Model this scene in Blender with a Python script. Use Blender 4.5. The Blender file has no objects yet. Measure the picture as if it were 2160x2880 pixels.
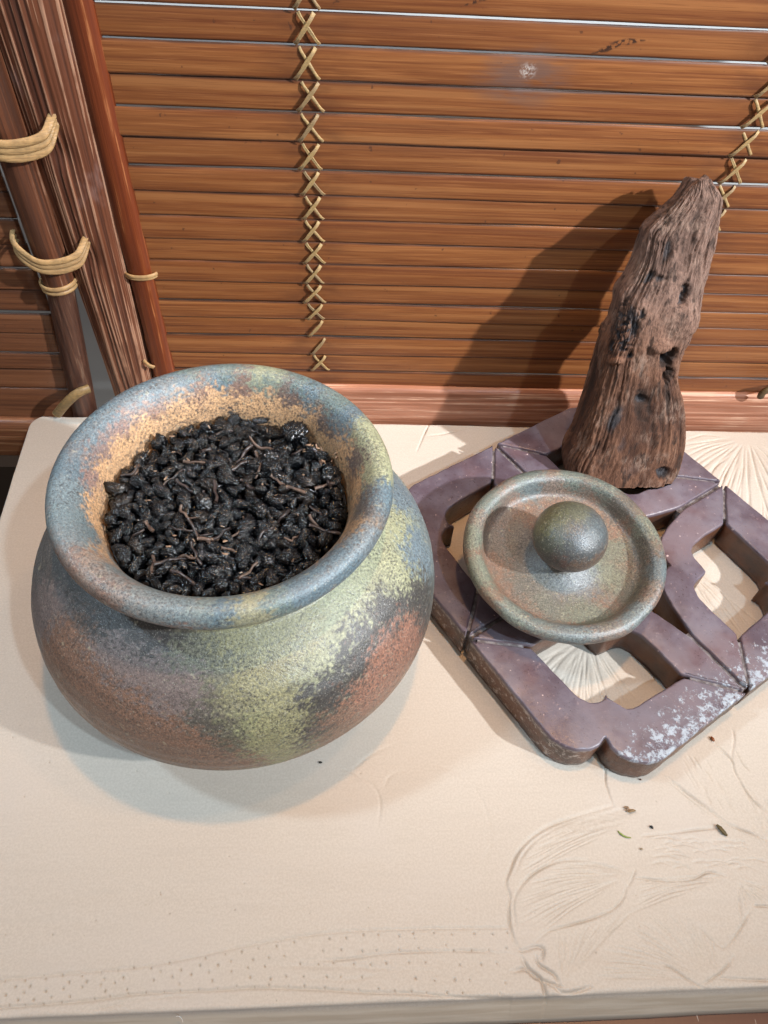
import bpy, bmesh, math, random
import numpy as np
from mathutils import Vector, Matrix
rng = np.random.default_rng(7)
random.seed(7)
S = bpy.context.scene
COL = S.collection

# ------------------------------------------------------------------ camera
CAM = np.array([0.0, 0.0, 0.36])
RT = np.array([0.99870511, -0.02344246, 0.04515029])
UP = np.array([-0.00997676, 0.7800198, 0.6256753])
FW = np.array([0.04988549, 0.62531557, -0.77877588])
FPX = 2120.0
cd = bpy.data.cameras.new('camera')
cam = bpy.data.objects.new('camera', cd)
COL.objects.link(cam)
cd.sensor_fit = 'VERTICAL'; cd.sensor_height = 36.0; cd.lens = FPX / 2880 * 36
cd.clip_start = 0.01; cd.clip_end = 50
cam.matrix_world = Matrix(((RT[0], UP[0], -FW[0], CAM[0]), (RT[1], UP[1], -FW[1], CAM[1]),
                           (RT[2], UP[2], -FW[2], CAM[2]), (0, 0, 0, 1)))
S.camera = cam

# ------------------------------------------------------------------ world and lamps
W = bpy.data.worlds.new('World'); S.world = W; W.use_nodes = True
bg = W.node_tree.nodes['Background']
bg.inputs[0].default_value = (1.0, 0.95, 0.91, 1); bg.inputs[1].default_value = 0.34
S.view_settings.view_transform = 'Standard'; S.view_settings.look = 'None'
S.view_settings.exposure = -0.03; S.view_settings.gamma = 1.0
FOCUS = Vector((0.05, 0.23, 0.06))

def lamp(name, travel, dist, watts, color, radius, spot=None, blend=0.5, aim=FOCUS):
    d = Vector(travel).normalized()
    l = bpy.data.lights.new(name, 'SPOT')
    l.energy = watts; l.color = color; l.shadow_soft_size = radius
    l.spot_size = math.radians(spot or 70); l.spot_blend = blend
    o = bpy.data.objects.new(name, l); COL.objects.link(o)
    o.location = aim - d * dist
    o.rotation_euler = d.to_track_quat('-Z', 'Y').to_euler()
    return o

COOL = (0.58, 0.81, 1.0); WHITE = (0.93, 0.97, 1.0); WARM = (1.0, 0.62, 0.32); AMBER = (1.0, 0.52, 0.20)
lamp('spot_lamp', (-1.27, 0.9, -1.0), 1.5, 185, WHITE, 0.020, 31, 1.0, Vector((0.10, 0.376, 0.17)))
lamp('spot_lamp', (-0.47, 0.67, -1.0), 1.5, 40, COOL, 0.020, 50, 1.0, Vector((0.05, 0.33, 0.10)))
lamp('spot_lamp', (-0.42, -0.02, -1.0), 1.4, 8, WARM, 0.035, 44, 1.0, Vector((0.0, 0.22, 0.03)))
lamp('spot_lamp', (-0.08, -0.06, -1.0), 1.4, 31, AMBER, 0.035, 44, 1.0, Vector((0.02, 0.22, 0.03)))
lamp('spot_lamp', (0.62, -0.04, -1.0), 1.4, 27, COOL, 0.05, 54, 1.0, Vector((-0.03, 0.18, 0.02)))
# a cool ceiling panel beyond the screen
pl = bpy.data.lights.new('ceiling_panel', 'AREA'); pl.shape = 'RECTANGLE'; pl.size = 0.55; pl.size_y = 0.22
pl.energy = 42; pl.color = (0.58, 0.84, 1.0)
po = bpy.data.objects.new('ceiling_panel', pl); COL.objects.link(po)
po.location = (-0.42, 0.98, 1.70)
po.rotation_euler = (Vector((0.03, 0.2, 0)) - po.location).to_track_quat('-Z', 'Y').to_euler()

# ------------------------------------------------------------------ pixel helpers (photograph pixels -> points)
def ray(px, py):
    d = FW * FPX + RT * (px - 1080) - UP * (py - 1440)
    return d / np.linalg.norm(d)
def onz(px, py, z=0.0):
    d = ray(px, py); return CAM + (z - CAM[2]) / d[2] * d
def ony(px, py, y):
    d = ray(px, py); return CAM + (y - CAM[1]) / d[1] * d
def projN(p):
    v = np.asarray(p) - CAM; d = v @ FW
    return np.stack([1080 + FPX * (v @ RT) / d, 1440 - FPX * (v @ UP) / d], -1), d
OV = 2160 / 1659.0

# ------------------------------------------------------------------ numeric noise
def _hash(i, j, k, seed):
    h = (i.astype(np.int64) * 374761393 + j.astype(np.int64) * 668265263 + k.astype(np.int64) * 2147483647 + seed * 974711) & 0xffffffff
    h = ((h ^ (h >> 13)) * 1274126177) & 0xffffffff
    h = (h ^ (h >> 16)) & 0xffffffff
    return h / 4294967295.0
def vnoise(p, seed=0):
    p = np.asarray(p, float); i = np.floor(p).astype(np.int64); f = p - i
    u = f * f * (3 - 2 * f); r = 0
    for a in (0, 1):
        for b in (0, 1):
            for c in (0, 1):
                w = (u[..., 0] if a else 1 - u[..., 0]) * (u[..., 1] if b else 1 - u[..., 1]) * (u[..., 2] if c else 1 - u[..., 2])
                r = r + w * _hash(i[..., 0] + a, i[..., 1] + b, i[..., 2] + c, seed)
    return r * 2 - 1
def fbm(p, oct=4, seed=0):
    p = np.asarray(p, float); r = 0; a = 1.0; t = 0
    for o in range(oct):
        r = r + a * vnoise(p * (2 ** o), seed + o); t += a; a *= .5
    return r / t

# ------------------------------------------------------------------ object helpers
def mesh_obj(name, verts, faces, mat, parent=None, smooth=True, attrs=None, me=None):
    if me is None:
        me = make_mesh(name, verts, faces, mat, smooth, attrs)
    o = bpy.data.objects.new(name, me); COL.objects.link(o)
    if parent is not None: o.parent = parent
    return o
def make_mesh(name, verts, faces, mat, smooth=True, attrs=None):
    me = bpy.data.meshes.new(name)
    verts = np.asarray(verts, np.float32)
    if isinstance(faces, np.ndarray):
        n = faces.shape[1]
        me.vertices.add(len(verts)); me.vertices.foreach_set('co', verts.ravel())
        me.loops.add(faces.size); me.loops.foreach_set('vertex_index', faces.astype(np.int32).ravel())
        me.polygons.add(len(faces)); me.polygons.foreach_set('loop_start', np.arange(0, faces.size, n, dtype=np.int32))
        me.update(calc_edges=True)
    else:
        me.from_pydata([tuple(map(float, v)) for v in verts], [], [tuple(map(int, f)) for f in faces]); me.update()
    me.polygons.foreach_set('use_smooth', np.full(len(me.polygons), bool(smooth)))
    for k, a in (attrs or {}).items():
        a = np.asarray(a, np.float32)
        if a.ndim == 1:
            at = me.attributes.new(k, 'FLOAT', 'POINT'); at.data.foreach_set('value', a)
        else:
            at = me.attributes.new(k, 'FLOAT_COLOR', 'POINT')
            at.data.foreach_set('color', np.concatenate([a, np.ones((len(a), 1), np.float32)], 1).astype(np.float32).ravel())
    if mat: me.materials.append(mat)
    return me
def empty(name, loc=(0, 0, 0), rz=0.0):
    o = bpy.data.objects.new(name, None); COL.objects.link(o)
    o.location = loc; o.rotation_euler = (0, 0, rz); o.empty_display_size = 0.02
    return o
def tag(o, label=None, cat=None, group=None, kind=None):
    if label: o['label'] = label
    if cat: o['category'] = cat
    if group: o['group'] = group
    if kind: o['kind'] = kind
    return o
def grid_faces(nu, nv, wrap_u=False, wrap_v=False, off=0):
    a = np.arange(nu * nv).reshape(nu, nv)
    if wrap_u: a = np.concatenate([a, a[:1]], 0)
    if wrap_v: a = np.concatenate([a, a[:, :1]], 1)
    return np.stack([a[:-1, :-1], a[1:, :-1], a[1:, 1:], a[:-1, 1:]], -1).reshape(-1, 4) + off
def tube(path, rad, n=10, flat=1.0, normal=None, cap=True):
    """swept tube; rad scalar or per point; flat squashes along the path normal"""
    path = np.asarray(path, float); m = len(path)
    t = np.gradient(path, axis=0); t /= np.linalg.norm(t, axis=1)[:, None] + 1e-12
    ref = np.array(normal if normal is not None else (0.13, 0.31, 0.94), float)
    rad = np.broadcast_to(np.asarray(rad, float), (m,))
    V = []
    for i in range(m):
        b = np.cross(t[i], ref); b /= np.linalg.norm(b) + 1e-12
        nn = np.cross(b, t[i])
        for k in range(n):
            a = 2 * math.pi * k / n
            V.append(path[i] + rad[i] * (math.cos(a) * b + flat * math.sin(a) * nn))
    F = [tuple(f) for f in grid_faces(m, n, wrap_v=True).tolist()]
    if cap:
        F.append(tuple(range(n - 1, -1, -1))); F.append(tuple((m - 1) * n + k for k in range(n)))
    return np.array(V), F
def smooth_path(pts, n=40):
    pts = np.asarray(pts, float); m = len(pts)
    P = np.concatenate([[2 * pts[0] - pts[1]], pts, [2 * pts[-1] - pts[-2]]])
    out = []
    per = max(2, n // (m - 1))
    for i in range(m - 1):
        p0, p1, p2, p3 = P[i], P[i + 1], P[i + 2], P[i + 3]
        for t in np.linspace(0, 1, per, endpoint=False):
            out.append(.5 * ((2 * p1) + (-p0 + p2) * t + (2 * p0 - 5 * p1 + 4 * p2 - p3) * t * t + (-p0 + 3 * p1 - 3 * p2 + p3) * t ** 3))
    out.append(pts[-1]); return np.array(out)

# ------------------------------------------------------------------ material helpers
class M:
    def __init__(s, name, rough=0.5, spec=0.5):
        s.m = bpy.data.materials.new(name); s.m.use_nodes = True
        s.nt = s.m.node_tree; s.b = s.nt.nodes['Principled BSDF']
        s.b.inputs['Roughness'].default_value = rough
        s.b.inputs['Specular IOR Level'].default_value = spec
        s._tc = None
    def n(s, t, **kw):
        x = s.nt.nodes.new(t)
        for k, v in kw.items(): setattr(x, k, v)
        return x
    def link(s, a, b): s.nt.links.new(a, b)
    def sock(s, v, inp):
        if isinstance(v, bpy.types.NodeSocket): s.link(v, inp)
        elif isinstance(v, (tuple, list)): inp.default_value = tuple(v) + ((1,) if len(v) == 3 and inp.type == 'RGBA' else ())
        else: inp.default_value = v
    def obj(s, ref=None):
        t = s.n('ShaderNodeTexCoord')
        if ref: t.object = ref
        return t.outputs['Object']
    def pos(s): return s.n('ShaderNodeNewGeometry').outputs['Position']
    def rand(s): return s.n('ShaderNodeObjectInfo').outputs['Random']
    def map(s, vec, scale=(1, 1, 1), loc=(0, 0, 0)):
        mp = s.n('ShaderNodeMapping'); s.link(vec, mp.inputs[0]); mp.inputs['Scale'].default_value = scale
        if isinstance(loc, bpy.types.NodeSocket): s.link(loc, mp.inputs['Location'])
        else: mp.inputs['Location'].default_value = loc
        return mp.outputs[0]
    def noise(s, vec, scale=1, detail=4, rough=.55, dist=0):
        x = s.n('ShaderNodeTexNoise'); s.link(vec, x.inputs['Vector'])
        x.inputs['Scale'].default_value = scale; x.inputs['Detail'].default_value = detail
        x.inputs['Roughness'].default_value = rough; x.inputs['Distortion'].default_value = dist
        return x.outputs[0]
    def vor(s, vec, scale=1, feature='F1'):
        x = s.n('ShaderNodeTexVoronoi', feature=feature); s.link(vec, x.inputs['Vector']); x.inputs['Scale'].default_value = scale
        return x.outputs['Distance']
    def ramp(s, f, lo, hi, a=0.0, b=1.0):
        x = s.n('ShaderNodeMapRange'); x.interpolation_type = 'SMOOTHSTEP'; s.sock(f, x.inputs[0])
        for i, v in zip((1, 2, 3, 4), (lo, hi, a, b)): s.sock(v, x.inputs[i])
        return x.outputs[0]
    def mix(s, f, a, b, mode='MIX'):
        x = s.n('ShaderNodeMix', data_type='RGBA', blend_type=mode)
        s.sock(f, x.inputs[0]); s.sock(a, x.inputs[6]); s.sock(b, x.inputs[7]); return x.outputs[2]
    def math(s, op, a, b=0.0):
        x = s.n('ShaderNodeMath', operation=op); s.sock(a, x.inputs[0]); s.sock(b, x.inputs[1]); return x.outputs[0]
    def attr(s, name, col=False):
        x = s.n('ShaderNodeAttribute'); x.attribute_name = name
        return x.outputs['Color' if col else 'Fac']
    def xyz(s, vec):
        x = s.n('ShaderNodeSeparateXYZ'); s.link(vec, x.inputs[0]); return x.outputs
    def dist(s, vec, c, scale=(1, 1, 1)):
        v = s.n('ShaderNodeVectorMath', operation='SUBTRACT'); s.link(vec, v.inputs[0]); v.inputs[1].default_value = c
        q = s.n('ShaderNodeVectorMath', operation='MULTIPLY'); s.link(v.outputs[0], q.inputs[0]); q.inputs[1].default_value = scale
        l = s.n('ShaderNodeVectorMath', operation='LENGTH'); s.link(q.outputs[0], l.inputs[0]); return l.outputs['Value']
    def color(s, c): s.sock(c, s.b.inputs['Base Color'])
    def rough(s, r): s.sock(r, s.b.inputs['Roughness'])
    def bump(s, h, strength=.3, dist=.001):
        x = s.n('ShaderNodeBump'); x.inputs['Strength'].default_value = strength; x.inputs['Distance'].default_value = dist
        s.link(h, x.inputs['Height']); s.link(x.outputs[0], s.b.inputs['Normal'])

# --- bamboo slat: streaks along X, tone varies per slat
def mat_slat(name, dark, mid, light, gain=1.0):
    m = M(name, .42, .4)
    p = m.obj(); r = m.rand()
    off = m.n('ShaderNodeCombineXYZ'); m.link(m.math('MULTIPLY', r, 13.0), off.inputs[0]); m.link(m.math('MULTIPLY', r, 7.0), off.inputs[2])
    v = m.map(p, (7, 60, 520), off.outputs[0])
    v2 = m.map(p, (3, 60, 190), off.outputs[0])
    v3 = m.map(p, (22, 60, 1300), off.outputs[0])
    a = m.noise(v, 1, 4, .6); b = m.noise(v2, 1, 3, .5); c = m.noise(v3, 1, 3, .6)
    col = m.mix(m.ramp(a, .30, .58), dark, mid)
    col = m.mix(m.ramp(b, .50, .68, 0, .8), col, light)
    col = m.mix(m.ramp(c, .53, .66, 0, .40), col, tuple(min(1, x * 1.2) for x in light))
    col = m.mix(m.ramp(c, .46, .34, 0, .4), col, tuple(x * .7 for x in dark))
    col = m.mix(m.ramp(b, .40, .26, 0, .5), col, tuple(x * .6 for x in dark))
    col = m.mix(m.math('MULTIPLY', r, .30), col, dark)
    ed = m.math('ABSOLUTE', m.math('SUBTRACT', m.attr('across'), .5))
    col = m.mix(m.math('MULTIPLY', m.ramp(ed, .40, .49), m.ramp(m.noise(m.map(p, (18, 60, 90), off.outputs[0]), 1, 3), .3, .6, .25, 1)), col, (.045, .016, .008))
    w = m.pos()
    # wear marks: pale chalky rub with dull halo, two dark gummy smears, grime near the ties
    nz = m.noise(m.map(w, (60, 60, 260)), 1, 4)
    halo = m.ramp(m.dist(w, (0.080, .375, .2165), (1, 0, 1.6)), .030, .008, 0, .75)
    col = m.mix(m.math('MULTIPLY', halo, m.ramp(nz, .3, .6)), col, (.13, .075, .06))
    chalk = m.math('MULTIPLY', m.ramp(m.dist(w, (0.0815, .375, .2195), (1, 0, 1.2)), .0055, .0005, 0, .6), m.ramp(m.noise(w, 900, 3), .42, .62))
    col = m.mix(chalk, col, (.62, .55, .50))
    for cx, cz, sl in ((.1165, .2300, .35), (.1245, .2330, .10), (.0565, .2475, .40)):
        s_ = m.n('ShaderNodeVectorMath', operation='SUBTRACT'); m.link(w, s_.inputs[0]); s_.inputs[1].default_value = (cx, .375, cz)
        sx = m.xyz(s_.outputs[0]); zz = m.math('SUBTRACT', sx[2], m.math('MULTIPLY', sx[0], sl))
        dd = m.math('ADD', m.math('ABSOLUTE', m.math('DIVIDE', sx[0], .0105)), m.math('ABSOLUTE', m.math('DIVIDE', zz, .0017)))
        sm = m.math('MULTIPLY', m.ramp(dd, 1.15, .5), m.ramp(m.noise(w, 620, 3), .42, .55))
        col = m.mix(sm, col, (.045, .018, .010))
    for sxp in (-.0195, .1970):
        q = m.xyz(w)[0]
        g = m.ramp(m.math('ABSOLUTE', m.math('SUBTRACT', q, sxp)), .030, .004, 0, .55)
        col = m.mix(m.math('MULTIPLY', g, m.ramp(m.noise(m.map(w, (40, 40, 160)), 1, 3), .35, .65)), col, (.085, .026, .011))
    col = m.mix(m.ramp(m.noise(w, 240, 2), .70, .76, 0, .7), col, (.06, .022, .012))
    m.color(col)
    m.rough(m.ramp(b, .3, .7, .52, .36))
    m.bump(m.math('ADD', a, m.math('MULTIPLY', c, .6)), .18, .0005)
    return m.m
SLAT = mat_slat('bamboo_slat', (.135, .036, .011), (.235, .079, .023), (.34, .135, .046))
SLAT_DARK = mat_slat('bamboo_slat_dark', (.085, .030, .014), (.155, .056, .024), (.22, .090, .042))  # same bamboo in darker tones, for the left panel

def mat_pole(name, base, dark, worn, amount, axis='z', fine=1.0):
    m = M(name, .45, .5)
    p = m.obj(); r = m.rand()
    off = m.n('ShaderNodeCombineXYZ')
    for i in range(3): m.link(m.math('MULTIPLY', r, 5.0 + i), off.inputs[i])
    sc = {'z': (420, 420, 9), 'x': (9, 420, 420)}[axis]
    sc2 = {'z': (700, 700, 30), 'x': (30, 700, 700)}[axis]
    sc3 = {'z': (160, 160, 5), 'x': (5, 160, 160)}[axis]
    a = m.noise(m.map(p, sc, off.outputs[0]), fine, 4, .6)
    b = m.noise(m.map(p, sc2, off.outputs[0]), fine, 4, .65)
    c = m.noise(m.map(p, sc3, off.outputs[0]), 1, 3)
    d = m.noise(m.map(p, (40, 40, 40)), 1, 3)
    col = m.mix(m.ramp(a, .35, .65), dark, base)
    col = m.mix(m.ramp(c, .5, .7, 0, .5), col, tuple(x * .45 for x in dark))
    wear = m.math('MULTIPLY', m.ramp(a, .60 - amount * .08, .66 - amount * .06), m.ramp(b, .34, .50))
    wear = m.math('MULTIPLY', wear, m.ramp(d, .40, .55, .25, 1))
    col = m.mix(wear, col, worn)
    m.color(col); m.rough(m.ramp(wear, 0, 1, .40, .75))
    m.bump(m.math('ADD', a, m.math('MULTIPLY', b, .5)), .5, .0008)
    return m.m
POLE = mat_pole('bamboo_pole_worn', (.150, .050, .026), (.075, .024, .014), (.47, .27, .17), 1.0)
POLE_L = mat_pole('bamboo_pole_dark', (.130, .042, .018), (.055, .020, .011), (.24, .12, .07), .2)
BATTEN = mat_pole('bamboo_batten_red', (.175, .036, .009), (.125, .023, .006), (.34, .110, .032), .40)
RAIL = mat_pole('bamboo_rail_pink', (.43, .190, .115), (.26, .095, .050), (.56, .33, .22), .8, 'x')
RAIL_O = mat_pole('bamboo_rail_orange', (.33, .125, .050), (.18, .060, .026), (.48, .24, .12), .5, 'x')

def mat_rattan(name, base, dark):
    m = M(name, .5, .45); p = m.obj()
    a = m.noise(p, 350, 4); b = m.noise(p, 60, 2)
    r = m.rand()
    col = m.mix(m.ramp(a, .4, .7), base, tuple(x * .72 for x in base)); col = m.mix(m.ramp(b, .55, .75, 0, .8), col, dark)
    col = m.mix(m.ramp(r, .55, 1.0, 0, .55), col, dark)
    st = m.noise(m.map(p, (120, 120, 1500)), 1, 3, .6)
    col = m.mix(m.ramp(st, .52, .36, 0, .6), col, dark)
    m.color(col); m.bump(m.math('ADD', a, st), .5, .0005); return m.m
RATTAN = mat_rattan('rattan_tie', (.44, .26, .110), (.24, .14, .065))
STITCH = mat_rattan('rattan_stitch', (.40, .255, .105), (.20, .13, .075))
TIE_DARK = mat_rattan('rattan_dark', (.12, .075, .03), (.05, .03, .018))

# --- fired clay / ash glaze
def mat_clay(name, flake=1.0):
    m = M(name, .5, .75); p = m.obj()
    g = m.attr('glaze', True)
    f1 = m.noise(p, 980, 5, .72); f6 = m.ramp(m.noise(p, 38, 3, .6), .35, .65, .55, 1.0); f2 = m.noise(p, 260, 4, .65); f3 = m.noise(p, 1700, 2, .5); f4 = m.noise(p, 90, 4, .7)
    col = m.mix(m.math('MULTIPLY', m.ramp(f1, .49, .39, 0, .85), f6), g, (.032, .029, .028))
    col = m.mix(m.math('MULTIPLY', m.ramp(f1, .53, .62, 0, .9), f6), col, m.mix(1.0, g, (1.75, 1.72, 1.62), 'MULTIPLY'))
    col = m.mix(m.ramp(f2, .62, .72, 0, .5 * flake), col, (.40, .38, .27))
    col = m.mix(m.ramp(f2, .37, .28, 0, .6 * flake), col, (.040, .036, .036))
    col = m.mix(m.ramp(f3, .60, .72, 0, .5), col, (.46, .44, .38))
    f7 = m.noise(p, 150, 5, .75, .4)
    col = m.mix(m.ramp(f7, .60, .67, 0, .65), col, m.mix(.5, g, (.075, .068, .075)))
    col = m.mix(m.ramp(f7, .36, .30, 0, .55), col, m.mix(.55, g, (.34, .34, .24)))
    m.color(col)
    f5 = m.noise(p, 2600, 2, .5)
    m.rough(m.ramp(f4, .3, .7, .30, .46)); m.b.inputs['Coat Weight'].default_value = .0; m.b.inputs['Coat Roughness'].default_value = .38
    m.bump(m.math('ADD', m.math('ADD', f1, m.math('MULTIPLY', f2, 1.2)), m.math('MULTIPLY', f5, .5)), .38, .0006)
    return m.m
CLAY = mat_clay('ash_glazed_clay')

# ------------------------------------------------------------------ table, floor, back wall
def mat_table():
    m = M('dark_lacquer', .34, .5); p = m.obj()
    a = m.noise(m.map(p, (6, 160, 6)), 1, 4); b = m.noise(m.map(p, (500, 60, 60)), 1, 3, .6); c = m.noise(p, 260, 3)
    col = m.mix(a, (.085, .034, .020), (.16, .066, .040))
    s1 = m.math('MULTIPLY', m.ramp(b, .64, .70), m.ramp(c, .45, .6))
    col = m.mix(s1, col, (.45, .36, .30)); m.color(col); m.rough(m.ramp(s1, 0, 1, .33, .7)); m.bump(b, .15, .0003); return m.m
def box(name, lo, hi, mat, parent=None, bev=0.0):
    bm = bmesh.new(); bmesh.ops.create_cube(bm, size=1)
    for v in bm.verts: v.co = Vector([lo[i] + (v.co[i] + .5) * (hi[i] - lo[i]) for i in range(3)])
    if bev: bmesh.ops.bevel(bm, geom=bm.edges[:], offset=bev, segments=2, affect='EDGES')
    me = bpy.data.meshes.new(name); bm.to_mesh(me); bm.free(); me.materials.append(mat)
    o = bpy.data.objects.new(name, me); COL.objects.link(o)
    if parent: o.parent = parent
    return o
ZT = -0.0165
tag(box('table_top', (-.185, -.30, ZT - .03), (.60, .360, ZT), mat_table(), bev=.002), kind='structure')
mf = M('dark_floor', .7, .3); mf.color(mf.mix(mf.noise(mf.obj(), 6, 4), (.030, .021, .016), (.06, .042, .03)))
tag(mesh_obj('floor', [(-3, -3, -.75), (3, -3, -.75), (3, 3, -.75), (-3, 3, -.75)], [(0, 1, 2, 3)], mf.m), kind='structure')
mw = M('pale_plaster', .9, .2); mw.color(mw.mix(mw.noise(mw.obj(), 9, 4), (.50, .53, .54), (.62, .64, .64)))
tag(box('dark_backing', (-1.5, .47, -.75), (1.5, .499, -.165), mf.m), kind='structure')  # dark box added so the gap under the left rail stays in shade
tag(mesh_obj('wall', [(-1.5, .50, -.75), (1.5, .50, -.75), (1.5, .50, 1.2), (-1.5, .50, 1.2)], [(3, 2, 1, 0)], mw.m), kind='structure')
# area lamp added behind the screens to brighten that wall in the gaps
bl = bpy.data.lights.new('wall_backlight', 'AREA'); bl.shape = 'RECTANGLE'; bl.size = 1.2; bl.size_y = .06; bl.energy = 0.8; bl.color = (.86, .93, 1)
bo = bpy.data.objects.new('wall_backlight', bl); COL.objects.link(bo); bo.location = (0, .44, .62)
bo.rotation_euler = (Vector((0, .485, .0)) - bo.location).to_track_quat('-Z', 'Y').to_euler()

# ------------------------------------------------------------------ carved cream board (height field)
def crop6(pts): return [(1440 + x * .43400, 2080 + y * .43400) for x, y in pts]
def crop5(pts): return [(720 + x * .43400, 2080 + y * .43400) for x, y in pts]
def crop4(pts): return [(x * .43400, 2080 + y * .43400) for x, y in pts]
def build_board():
    xr, yb, yf, T = .335, .3655, .0355, .0160
    ys = np.concatenate([np.linspace(yf, .10, 185, endpoint=False), np.linspace(.10, yb, 410)])
    nx, ny = 1250, len(ys)
    u = np.linspace(0, 1, nx)
    r = .011
    def xl(y):
        b = -.2055 - (y - .284) * .048
        over = np.clip(y - (yb - r), 0, r)
        return b + r - np.sqrt(np.maximum(r * r - over * over, 0))
    X = xl(ys)[:, None] * (1 - u) + xr * u
    # the back and front edges run a touch out of square
    Y = ys[:, None] + np.where(ys[:, None] > .2, (.0012 - X * .010) * (ys[:, None] - .2) / .165, (X - .02) * .016 * np.clip((.2 - ys[:, None]) / .165, 0, 1))
    Z = np.zeros_like(X); D = np.zeros_like(X)
    px = X[0]; dx = (xr + .2) / nx
    def stamp(x, y, w, d, dirt_shade=1.0):
        R = 2.6 * w
        j0, j1 = np.searchsorted(ys, [y - R - .004, y + R + .004])
        xlft = float(xl(np.array(y))); i0 = int((x - R - .002 - xlft) / (xr - xlft) * nx); i1 = i0 + int((2 * R + .004) / dx) + 3
        i0 = max(i0, 0); i1 = min(i1, nx)
        if j1 <= j0 or i1 <= i0: return
        q = ((X[j0:j1, i0:i1] - x) ** 2 + (Y[j0:j1, i0:i1] - y) ** 2) / (w * w)
        e = np.exp(-q)
        Z[j0:j1, i0:i1] = np.minimum(Z[j0:j1, i0:i1], -1.6 * d * e)
        D[j0:j1, i0:i1] = np.maximum(D[j0:j1, i0:i1], dirt_shade * e)
    def groove(pts, w=.0007, d=.0006, dirt_shade=.7, fade=True):
        w = w * .66
        P = np.array([onz(a, b)[:2] for a, b in smooth_path(pts, max(40, 14 * len(pts)))])
        L = np.concatenate([[0], np.cumsum(np.linalg.norm(np.diff(P, axis=0), axis=1))])
        s = np.arange(0, L[-1], w * .55)
        for t in s:
            k = 1.0
            if fade: k = min(1, .25 + 4 * t / L[-1], .25 + 4 * (1 - t / L[-1])) * (.75 + .25 * math.sin(t * 230 + L[-1] * 900))
            stamp(np.interp(t, L, P[:, 0]), np.interp(t, L, P[:, 1]), w, d * k, dirt_shade * k)
    G = groove
    for pts, w, d in (
        ([(610, 150), (605, 260), (620, 330), (655, 430)], .0007, .0007),
        ([(930, 190), (1100, 320), (1260, 440), (1400, 545), (1530, 600), (1700, 665)], .0008, .0010),
        ([(940, 215), (1100, 345), (1260, 470), (1330, 520)], .0006, .0004),
        ([(1310, 20), (1420, 130), (1440, 200), (1500, 310), (1570, 400), (1700, 510)], .0007, .0008),
        ([(1430, -60), (1440, 0), (1420, 130)], .0007, .0006),
        ([(1440, 60), (1490, 150), (1540, 210)], .0006, .0004),
        ([(655, 430), (450, 490), (250, 560), (120, 640), (40, 730), (-10, 840), (-40, 930), (-15, 1010), (-20, 1130), (-12, 1220), (40, 1370), (70, 1440)], .0010, .0009),
        ([(640, 455), (450, 515), (260, 590), (140, 670), (60, 770), (20, 870)], .0008, .0004),
        ([(490, 780), (300, 790), (150, 860), (50, 960), (10, 1060), (20, 1200)], .0010, .0007),
        ([(740, 950), (720, 1030), (650, 1100), (520, 1160), (380, 1200), (240, 1240), (160, 1310)], .0007, .0008),
        ([(800, 895), (950, 912), (1100, 915), (1200, 895), (1270, 860), (1340, 870), (1390, 885)], .0007, .0009),
        ([(800, 840), (790, 880), (750, 960)], .0006, .0006),
        ([(840, 625), (1000, 610), (1200, 585), (1420, 565)], .0008, .0006),
        ([(1330, 1545), (1500, 1555), (1700, 1562)], .0007, .0008),
        ([(1570, 1075), (1700, 1080)], .0007, .0008),
        ([(1230, 1590), (1340, 1520), (1400, 1460), (1440, 1400)], .0007, .0006),
        ([(950, 1450), (1050, 1490), (1180, 1580), (1270, 1620)], .0008, .0006),
        ([(1200, 1210), (1330, 1330), (1390, 1340), (1480, 1230), (1560, 1080)], .0008, .0004),
        ([(0, 1505), (90, 1490), (150, 1540), (260, 1590), (330, 1640), (430, 1630), (510, 1600)], .0011, .0014),
        ([(30, 1330), (60, 1370), (150, 1345), (205, 1360), (190, 1440)], .0010, .0011),
        ([(60, 1400), (100, 1480), (190, 1560), (215, 1640), (250, 1700)], .0012, .0015),
        ([(150, 1400), (180, 1460), (270, 1520), (310, 1590)], .0010, .0010),
        ([(200, 1560), (250, 1580), (330, 1600)], .0008, .0009)):
        G(crop6(pts), w, d)
    # veins, fanned as the carver's gouge ran
    r2 = np.random.default_rng(3)
    def fan(c, rim, n, w=.0006, d=.00022, t0=.12, crop=crop6):
        rim = smooth_path(rim, 60)
        for k in range(n):
            e = rim[int((k + .5 + r2.uniform(-.3, .3)) / n * (len(rim) - 1))]
            a = np.array(c, float); a0 = a + (e - a) * (t0 + r2.uniform(0, .25)); a1 = a + (e - a) * r2.uniform(.86, .98)
            mid = (a0 + a1) / 2 + r2.normal(0, 6, 2) + np.array([0, -.04 * abs(a1[0] - a0[0])])
            G(crop([a0, mid, a1]), w * r2.uniform(.7, 1.2), d * 1.8 * r2.uniform(.6, 1.3), .42)
    fan((860, 470), [(640, 460), (450, 520), (260, 600), (140, 680), (60, 790), (30, 930)], 38)
    fan((780, 860), [(480, 800), (300, 810), (160, 880), (60, 980), (30, 1070), (40, 1200), (160, 1290)], 40)
    fan((1390, 890), [(800, 920), (790, 1000), (760, 1080), (730, 1150)], 16)
    fan((1450, 900), [(1659, 960), (1659, 1080), (1540, 1070), (1480, 1200)], 16)
    fan((330, 1590), [(260, 1250), (420, 1210), (650, 1130), (820, 1090)], 30, d=.00014)
    fan((1330, 1560), [(500, 1560), (560, 1400), (700, 1250), (900, 1130), (1150, 1120), (1300, 1290)], 30, d=.00016)
    for k in range(60):
        x = r2.uniform(1060, 1640); y = 150 + (x - 1000) * .45 + r2.uniform(-140, 190)
        L = r2.uniform(50, 130); G(crop6([(x, y), (x + L * .35, y + L * .5), (x + L * .62, y + L)]), .0006, .00030 * r2.uniform(.5, 1.3), .25)
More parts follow.
